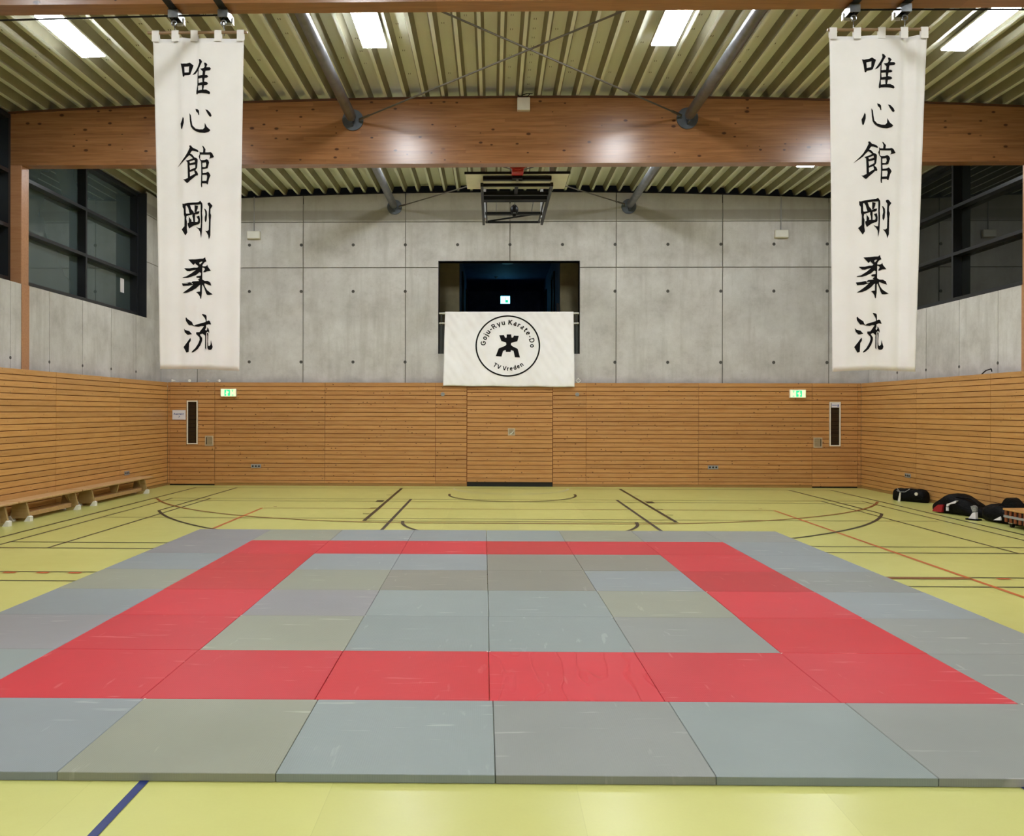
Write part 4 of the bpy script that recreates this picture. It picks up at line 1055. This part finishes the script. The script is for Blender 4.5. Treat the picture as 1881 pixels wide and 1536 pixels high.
for sg in (-1, 1):
    a = MB(); a.box(sg * 0.62 - 0.025, sg * 0.62 + 0.025, 0.15, 3.30, -0.12, -0.05)
    a.build('side_arm', M['anth'], t)
    a = MB(); a.box(sg * 0.55 - 0.012, sg * 0.55 + 0.012, 1.30, 3.25, -0.09, -0.06); a.build('inner_arm', M['black'], t)
    a = MB(); a.box(sg * 0.60 - 0.04, sg * 0.60 + 0.04, -0.12, 0.0, 0.055, roofz(1) - 5.80); a.build('roof_hanger', M['plate'], t)
    a = MB(); a.box(sg * 0.60 - 0.03, sg * 0.60 + 0.03, 2.9, 2.98, -0.05, roofz(1) - 5.80); a.build('roof_hanger', M['plate'], t)
    MB().path([(sg * 0.36, 1.3, -0.05), (sg * 0.36, 2.4, -0.05)], 0.008).build('spring', M['galv'], t)
hr = MB().box(-0.10, 0.10, -0.42, -0.18, -0.02, 0.10, 0.01)
hoop = hr.build('hoop_mount', M['redm'], t)
MB().ring((0, -0.44, 0.24), 0.225, 0.010, 'y', 28).build('hoop_ring', M['redm'], hoop, smooth=True)
MB().box(-0.09, 0.09, -0.17, 0.0, -0.06, 0.0).build('hoop_plate', M['black'], hoop)
MB().ball((0, -0.09, -0.07), 0.025).build('bolt', M['galv'], hoop)
mo = MB(); mo.ball((0, 1.9, -0.12), 0.085, (0.95, 0.9, 1.2)).tube((0, 1.9, -0.26), (0, 1.9, -0.20), 0.03, 12, 0.05)
mot = mo.build('pulley_block', M['black'], t, smooth=True)
MB().tube((0, 1.3, -0.08), (0, 1.9, -0.04), 0.006, 6).build('pull_strap', M['steel'], mot)
MB().box(-0.03, 0.03, 1.81, 1.83, -0.21, -0.19).build('pulley_label', M['galv'], mot)

# ------------------------------------------------------------------ gym benches on the left
def bench(y0, y1, label, mid, hs=0.33, legs=None):
    t = empty('gym_bench', (-7.20, (y0 + y1) / 2, 0)); meta(t, label, 'bench')
    h2 = (y1 - y0) / 2; yc = (y0 + y1) / 2
    MB().box(-0.14, 0.15, -h2, h2, hs - 0.032, hs, 0.008).build('seat', M['bench'], t)
    for yl in legs:
        yl -= yc
        lg = MB().prism([(-0.15, 0.045), (0.16, 0.045), (0.10, hs - 0.032), (-0.10, hs - 0.032)], yl - 0.02, yl + 0.02).build('leg', M['benchL'], t)
        for sg, xx in ((1, 0.135), (-1, -0.125)):
            MB().prism([(xx - 0.05 * sg, 0.0), (xx + 0.045 * sg, 0.0), (xx + 0.045 * sg, 0.07), (xx + 0.01 * sg, 0.085)], yl - 0.045, yl + 0.045).build('rubber_foot', M['white'], lg)
        sgn = 1 if yl > 0 else -1
        MB().prism([(yl, hs - 0.032), (yl - sgn * 0.16, hs - 0.032), (yl, hs - 0.2)], -0.02, 0.02, 'x').build('brace', M['benchL'], t)
    a, b_ = min(legs) - yc, max(legs) - yc
    MB().box(-0.05, 0.05, a + 0.02, b_ - 0.02, 0.05, 0.12, 0.004).build('balance_beam', M['bench'], t)
    if mid: MB().prism([(-0.10, hs - 0.032), (0.10, hs - 0.032), (0.05, 0.12), (-0.05, 0.12)], mid - yc - 0.018, mid - yc + 0.018).build('middle_support', M['benchL'], t)
bench(14.56, 17.60, 'pale wooden gym bench nearest the far left corner', 16.1, legs=(14.98, 17.28))
bench(12.60, 14.53, 'middle wooden gym bench standing along the left wall', None, legs=(12.86, 14.38))
bench(9.40, 12.56, 'wooden gym bench cut off by the left edge of the picture', 10.9, legs=(9.8, 12.28))

# ------------------------------------------------------------------ bags on the right
def blob(L_, Wd, Hp, seed, n=28, m=18, sag=0.6):
    """soft bag: Hp(t) gives the height along its length (t 0..1)"""
    rnd = random.Random(seed); bm = bmesh.new(); ph = [rnd.uniform(0, 6) for _ in range(6)]
    rows = []
    for i in range(n + 1):
        t_ = i / n; x = (t_ - 0.5) * L_
        e = min(1, (4 * t_ * (1 - t_)) ** 0.28 + 0.0) if 0 < t_ < 1 else 0.0
        h = Hp(t_) * (0.35 + 0.65 * e); w = Wd * (0.25 + 0.75 * e)
        row = []
        for j in range(m):
            a = 2 * PI * j / m
            cy, cz = math.cos(a), math.sin(a)
            y = w / 2 * math.copysign(abs(cy) ** 0.7, cy); z = h / 2 + h / 2 * math.copysign(abs(cz) ** 0.75, cz)
            y *= 1 + 0.06 * math.sin(t_ * 13 + ph[0] + z * 20); z *= 1 + 0.05 * math.sin(t_ * 17 + ph[1] + a * 2) if z > h * 0.4 else 1
            row.append(bm.verts.new((x, y, max(0.002, z))))
        rows.append(row)
    for i in range(n):
        for j in range(m): bm.faces.new((rows[i][j], rows[i + 1][j], rows[i + 1][(j + 1) % m], rows[i][(j + 1) % m]))
    bm.faces.new(rows[0]); bm.faces.new(rows[-1][::-1])
    b = MB(); b.bm.free(); b.bm = bm; return b
def patch(poly, x_or_y, off, mat, name, parent, side='y', th=0.004):
    b = MB(); b.prism(poly, off - th, off, side); return b.build(name, mat, parent)
t = empty('sports_bag', (7.94, 16.38, 0), -1.0)
meta(t, 'small black sports bag with round white badge, alone against the right wall', 'bag')
blob(0.66, 0.30, lambda s: 0.27 - 0.03 * math.sin(s * PI) ** 2, 3).build('bag_body', M['fabricb'], t, smooth=True)
b = MB(); b.tube((0.20, -0.150, 0.165), (0.20, -0.168, 0.165), 0.030, 20); b.build('badge', M['boxw'], t)
b = MB(); b.prism([(-0.16, 0.0), (-0.11, 0.0), (-0.10, 0.16), (-0.12, 0.17)], -0.172, -0.158); b.build('white_stripe', M['boxw'], t)
b = MB(); b.path([(-0.2, -0.12, 0.235), (-0.12, -0.165, 0.18), (-0.02, -0.165, 0.185), (0.05, -0.12, 0.245)], 0.008).path([(-0.2, -0.13, 0.2), (-0.15, -0.165, 0.19)], 0.008); b.build('strap', M['greyf'], t)
t = empty('sports_bag', (7.80, 14.30, 0), -1.25)
meta(t, 'large bulging black sports bag with red end and white stripe, by the right wall', 'bag')
blob(1.08, 0.44, lambda s: 0.14 + 0.19 * math.sin(min(1, s * 1.15 + 0.04) * PI) ** 0.8 if s < 0.85 else 0.20, 5, 36, 20).build('bag_body', M['fabricb'], t, smooth=True)
b = MB(); b.prism([(-0.42, 0.02), (-0.23, 0.02), (-0.20, 0.15), (-0.30, 0.14), (-0.38, 0.08)], -0.235, -0.19); b.build('red_pocket', M['redf'], t)
b = MB(); b.prism([(-0.13, 0.13), (-0.10, 0.13), (-0.06, 0.17), (0.05, 0.20), (0.09, 0.25), (0.05, 0.24), (-0.03, 0.205), (-0.12, 0.17)], -0.238, -0.21).prism([(-0.13, 0.06), (-0.09, 0.06), (-0.09, 0.12), (-0.13, 0.12)], -0.242, -0.22); b.build('white_stripe', M['paper'], t)
b = MB(); b.path([(-0.5, -0.1, 0.10), (-0.3, -0.12, 0.21), (0.0, -0.14, 0.295), (0.25, -0.12, 0.29), (0.42, -0.14, 0.20)], 0.012); b.build('strap', M['fabricb2'], t)
t = empty('sports_bag', (7.88, 13.22, 0), -1.35)
meta(t, 'black sports bag with white triangle print beside the wooden trolley', 'bag')
blob(0.78, 0.42, lambda s: 0.27 + 0.02 * math.sin(s * 9), 9).build('bag_body', M['fabricb'], t, smooth=True)
b = MB(); b.prism([(-0.05, 0.045), (0.09, 0.06), (0.09, 0.12)], -0.224, -0.20); b.build('triangle_print', M['paper'], t)
b = MB(); b.prism([(-0.12, 0.25), (0.28, 0.22), (0.20, 0.30), (0.10, 0.38), (0.05, 0.395), (0.0, 0.36), (-0.05, 0.29)], -0.08, 0.10); b.build('folded_jacket', M['fabricb2'], t)
t = empty('drawstring_pouch', (7.55, 13.58, 0), -1.1)
meta(t, 'small grey and white pouch with black base leaning on the black bags', 'pouch')
MB().prism([(-0.06, 0.02), (0.06, 0.02), (0.055, 0.13), (0.01, 0.12)], -0.03, 0.03).build('pouch_body', M['paper'], t)
MB().prism([(0.0, 0.13), (0.055, 0.135), (0.06, 0.21), (0.02, 0.235), (-0.03, 0.215), (-0.02, 0.18)], -0.02, 0.025).build('patterned_flap', M['greyf'], t)
MB().box(-0.10, 0.11, -0.05, 0.06, 0.0, 0.022, 0.006).build('base', M['fabricb'], t)
# trolley at the right edge
t = empty('transport_trolley', (7.86, 12.24, 0)); meta(t, 'low wooden-topped trolley with barred sides at the right picture edge', 'trolley')
MB().box(-0.29, 0.27, -0.62, 0.60, 0.245, 0.275, 0.006).build('top_board', M['board_side'], t)
MB().box(-0.26, 0.24, -0.59, 0.57, 0.07, 0.24).build('inner_box', M['hole'], t)
sd = MB()
MB().box(-0.283, -0.262, -0.61, 0.59, 0.14, 0.175).build('grey_band', M['plate'], t)
for k in range(11):
    y = -0.60 + k * 0.112; MB().box(-0.280, -0.262, y, y + 0.05, 0.175, 0.244).build('slat', M['batten'], t); MB().box(-0.280, -0.262, y, y + 0.05, 0.075, 0.14).build('slat', M['batten'], t)
for k in range(5):
    x = -0.25 + k * 0.105; MB().box(x, x + 0.05, 0.571, 0.588, 0.075, 0.244).build('slat', M['batten'], t)
for sx in (-0.22, 0.2):
    for sy in (-0.5, 0.48):
        w = MB().tube((sx - 0.02, sy, 0.03), (sx + 0.02, sy, 0.03), 0.03, 16).build('wheel', M['black'], t)
        MB().box(sx - 0.03, sx + 0.03, sy - 0.05, sy + 0.05, 0.058, 0.07).build('bracket', M['white'], w)
pk = MB().box(7.72, 8.10, 11.4, 12.30, 0.276, 0.30, 0.004); meta(pk.build('loose_plank', M['bench']), 'pale board lying on top of the trolley at the right edge', 'plank')

# ------------------------------------------------------------------ judo mats
LAY = ['cghstu', ]
ROWS = [  # front row first; c1..c8 left to right
 'bbgtntnn', 'tRRSCRRn', 'pRgttnSn', 'bRpttgRb', 'gOgwwbDn', 'bObbwwRb', 'pRRRORRb', 'pgbbtgnn']
ordn = ['first', 'second', 'third', 'fourth', 'fifth', 'sixth', 'seventh', 'eighth']
mm = {}
def mat_mesh(key):
    if key in mm: return mm[key]
    b = MB().box(-0.4978, 0.4978, -0.4978, 0.4978, 0.0, 0.04, 0.0025)
    bmesh.ops.recalc_face_normals(b.bm, faces=b.bm.faces)
    me = bpy.data.meshes.new('judo_mat'); b.bm.to_mesh(me); b.bm.free(); me.materials.append(MATC[key][1]); mm[key] = me; return me
th = 0.0103
for r, line in enumerate(ROWS):
    for c_, key in enumerate(line):
        cc_ = c_ - 3.5; rr = r + 0.5
        X = cc_ * 0.9985 * math.cos(th) - rr * 0.998 * math.sin(th); Y = 3.868 + cc_ * math.sin(th) + rr * 0.998 * math.cos(th)
        X += {0: 0.016, 3: 0.004, 1: -0.004}.get(r, 0) + random.uniform(-0.0006, 0.0006)
        o = bpy.data.objects.new('judo_mat', mat_mesh(key)); COL.objects.link(o)
        o.location = (X, Y, 0.0005); o.rotation_euler = (0, 0, th + random.uniform(-0.0006, 0.0006))
        o['label'] = '%s judo mat, %s from the left in the %s row from the front' % (MATC[key][0], ordn[c_], ordn[r])
        o['category'] = 'mat'; o['group'] = 'judo mats laid out on the hall floor'
        if r in (0, 1, 2, 3, 4) and c_ in (2, 3, 4, 5, 6) and random.random() < 0.6:
            b = MB(); sx = random.choice((-1, 1))
            b.prism([(sx * 0.497, 0.4965), (sx * 0.484, 0.4965), (sx * 0.497, 0.484)], 0.0385, 0.0412, 'z'); b.build('worn_corner', M['white_tip'], o)

# ------------------------------------------------------------------ court lines
lk_ = [0]
def cline(pts, w, mat, closed=False):
    lk_[0] += 1; z = 0.0008 + 0.00012 * lk_[0]
    bm = bmesh.new(); n = len(pts); Lf, Rt = [], []
    for i, p in enumerate(pts):
        p = Vector(p); a = Vector(pts[max(0, i - 1)]); b_ = Vector(pts[min(n - 1, i + 1)])
        d_ = (b_ - a).normalized(); nn = Vector((-d_.y, d_.x)) * w / 2
        Lf.append(bm.verts.new((p.x + nn.x, p.y + nn.y, z))); Rt.append(bm.verts.new((p.x - nn.x, p.y - nn.y, z)))
    for i in range(n - 1): bm.faces.new((Lf[i], Rt[i], Rt[i + 1], Lf[i + 1]))
    me = bpy.data.meshes.new('court_line'); bm.to_mesh(me); bm.free(); me.materials.append(M[mat])
    o = bpy.data.objects.new('court_line', me); COL.objects.link(o); o.parent = flo; return o
def arc(cx, cy, R, a0, a1, n=40): return [(cx + R * math.cos(D(a0 + (a1 - a0) * i / n)), cy + R * math.sin(D(a0 + (a1 - a0) * i / n))) for i in range(n + 1)]
w5 = 0.05
cline([(-6.545, 18.68), (7.36, 18.68)], 0.04, 'ln_brown')
cline([(-6.53, 18.7), (-6.56, -7)], w5, 'ln_black'); cline([(7.33, 18.7), (7.37, -7)], w5, 'ln_black')
cline([(-6.18, 16.36), (-6.22, -7)], 0.04, 'ln_black'); cline([(7.01, 16.36), (7.07, -7)], 0.04, 'ln_black')
cline([(-5.62, 18.68), (-5.64, 14.32)], w5, 'ln_black'); cline([(6.42, 18.68), (6.48, 14.32)], w5, 'ln_black')
cline([(-5.43, 16.36), (-5.46, 10.37)], 0.04, 'ln_black'); cline([(6.24, 16.36), (6.30, 10.37)], 0.04, 'ln_black')
cline([(-6.2, 16.36), (7.03, 16.36)], 0.04, 'ln_brown'); cline([(-6.18, 15.95), (6.9, 15.95)], 0.04, 'ln_brown')
cline([(-3.97, 14.76), (4.84, 14.76)], 0.04, 'ln_rust'); cline([(-6.18, 13.39), (6.9, 13.39)], 0.04, 'ln_brown')
cline([(-1.98, 13.09), (2.81, 13.09)], w5, 'ln_brown')
cline([(-6.2, 10.82), (7.0, 10.82)], 0.04, 'ln_black'); cline([(-6.5, 10.36), (7.3, 10.36)], 0.04, 'ln_black')
cline([(-6.5, 8.83), (7.3, 8.83)], 0.035, 'ln_black'); cline([(-6.5, 8.36), (7.3, 8.36)], 0.035, 'ln_black')
cline([(-4.0, 14.76), (-4.03, -6)], w5, 'ln_orange'); cline([(4.83, 14.76), (4.90, -6)], w5, 'ln_orange')
cline([(-3.86, 14.98), (-3.80, 14.98)], 0.05, 'ln_rust'); cline([(4.64, 14.98), (4.70, 14.98)], 0.05, 'ln_rust')
cline([(-1.985, 18.7), (-1.975, 13.07)], 0.06, 'ln_black'); cline([(2.785, 18.7), (2.81, 13.07)], 0.06, 'ln_black')
cline([(-1.56, 16.38), (-1.57, 12.0)], w5, 'ln_navy'); cline([(2.375, 16.38), (2.39, 12.0)], w5, 'ln_navy')
cline([(-1.575, 12.0), (-1.585, -5)], 0.042, 'ln_blue'); cline([(2.39, 12.0), (2.41, -5)], 0.042, 'ln_blue')
for sg, x0 in ((-1, -2.02), (1, 2.84)):
    cline([(x0, 17.15), (x0 + sg * 0.11, 17.15)], 0.05, 'ln_brown'); cline([(x0 + sg * 0.02, 15.98), (x0 + sg * 0.16, 15.98)], 0.28, 'ln_black')
    cline([(x0, 14.85), (x0 + sg * 0.11, 14.85)], 0.05, 'ln_brown'); cline([(x0, 14.0), (x0 + sg * 0.11, 14.0)], 0.05, 'ln_brown')
cline(arc(0.41, 17.10, 6.66, 180 + 24.8, 360 - 24.8, 60), w5, 'ln_black')
cline([(-6.50, 16.28)] + arc(-1.09, 18.80, 5.92, 205.5, 270, 30) + arc(1.91, 18.80, 5.92, 270, 334.5, 30), w5, 'ln_rust')
cline(arc(0.41, 13.08, 1.78, 180, 360), w5, 'ln_black')
cline([(-0.87, 17.42)] + arc(0.40, 17.25, 1.27, 180, 360) + [(1.67, 17.42)], w5, 'ln_black')
cline(arc(0.40, 18.68, 1.24, 180, 360), w5, 'ln_white')
for x in (-5.8, -5.42, -5.015, -4.665, -4.33, 5.18, 5.55, 5.9): cline([(x - 0.065, 8.765), (x + 0.065, 8.765)], 0.06, 'ln_orange')
cline([(4.0, 8.765), (4.86, 8.765)], 0.07, 'ln_rust')
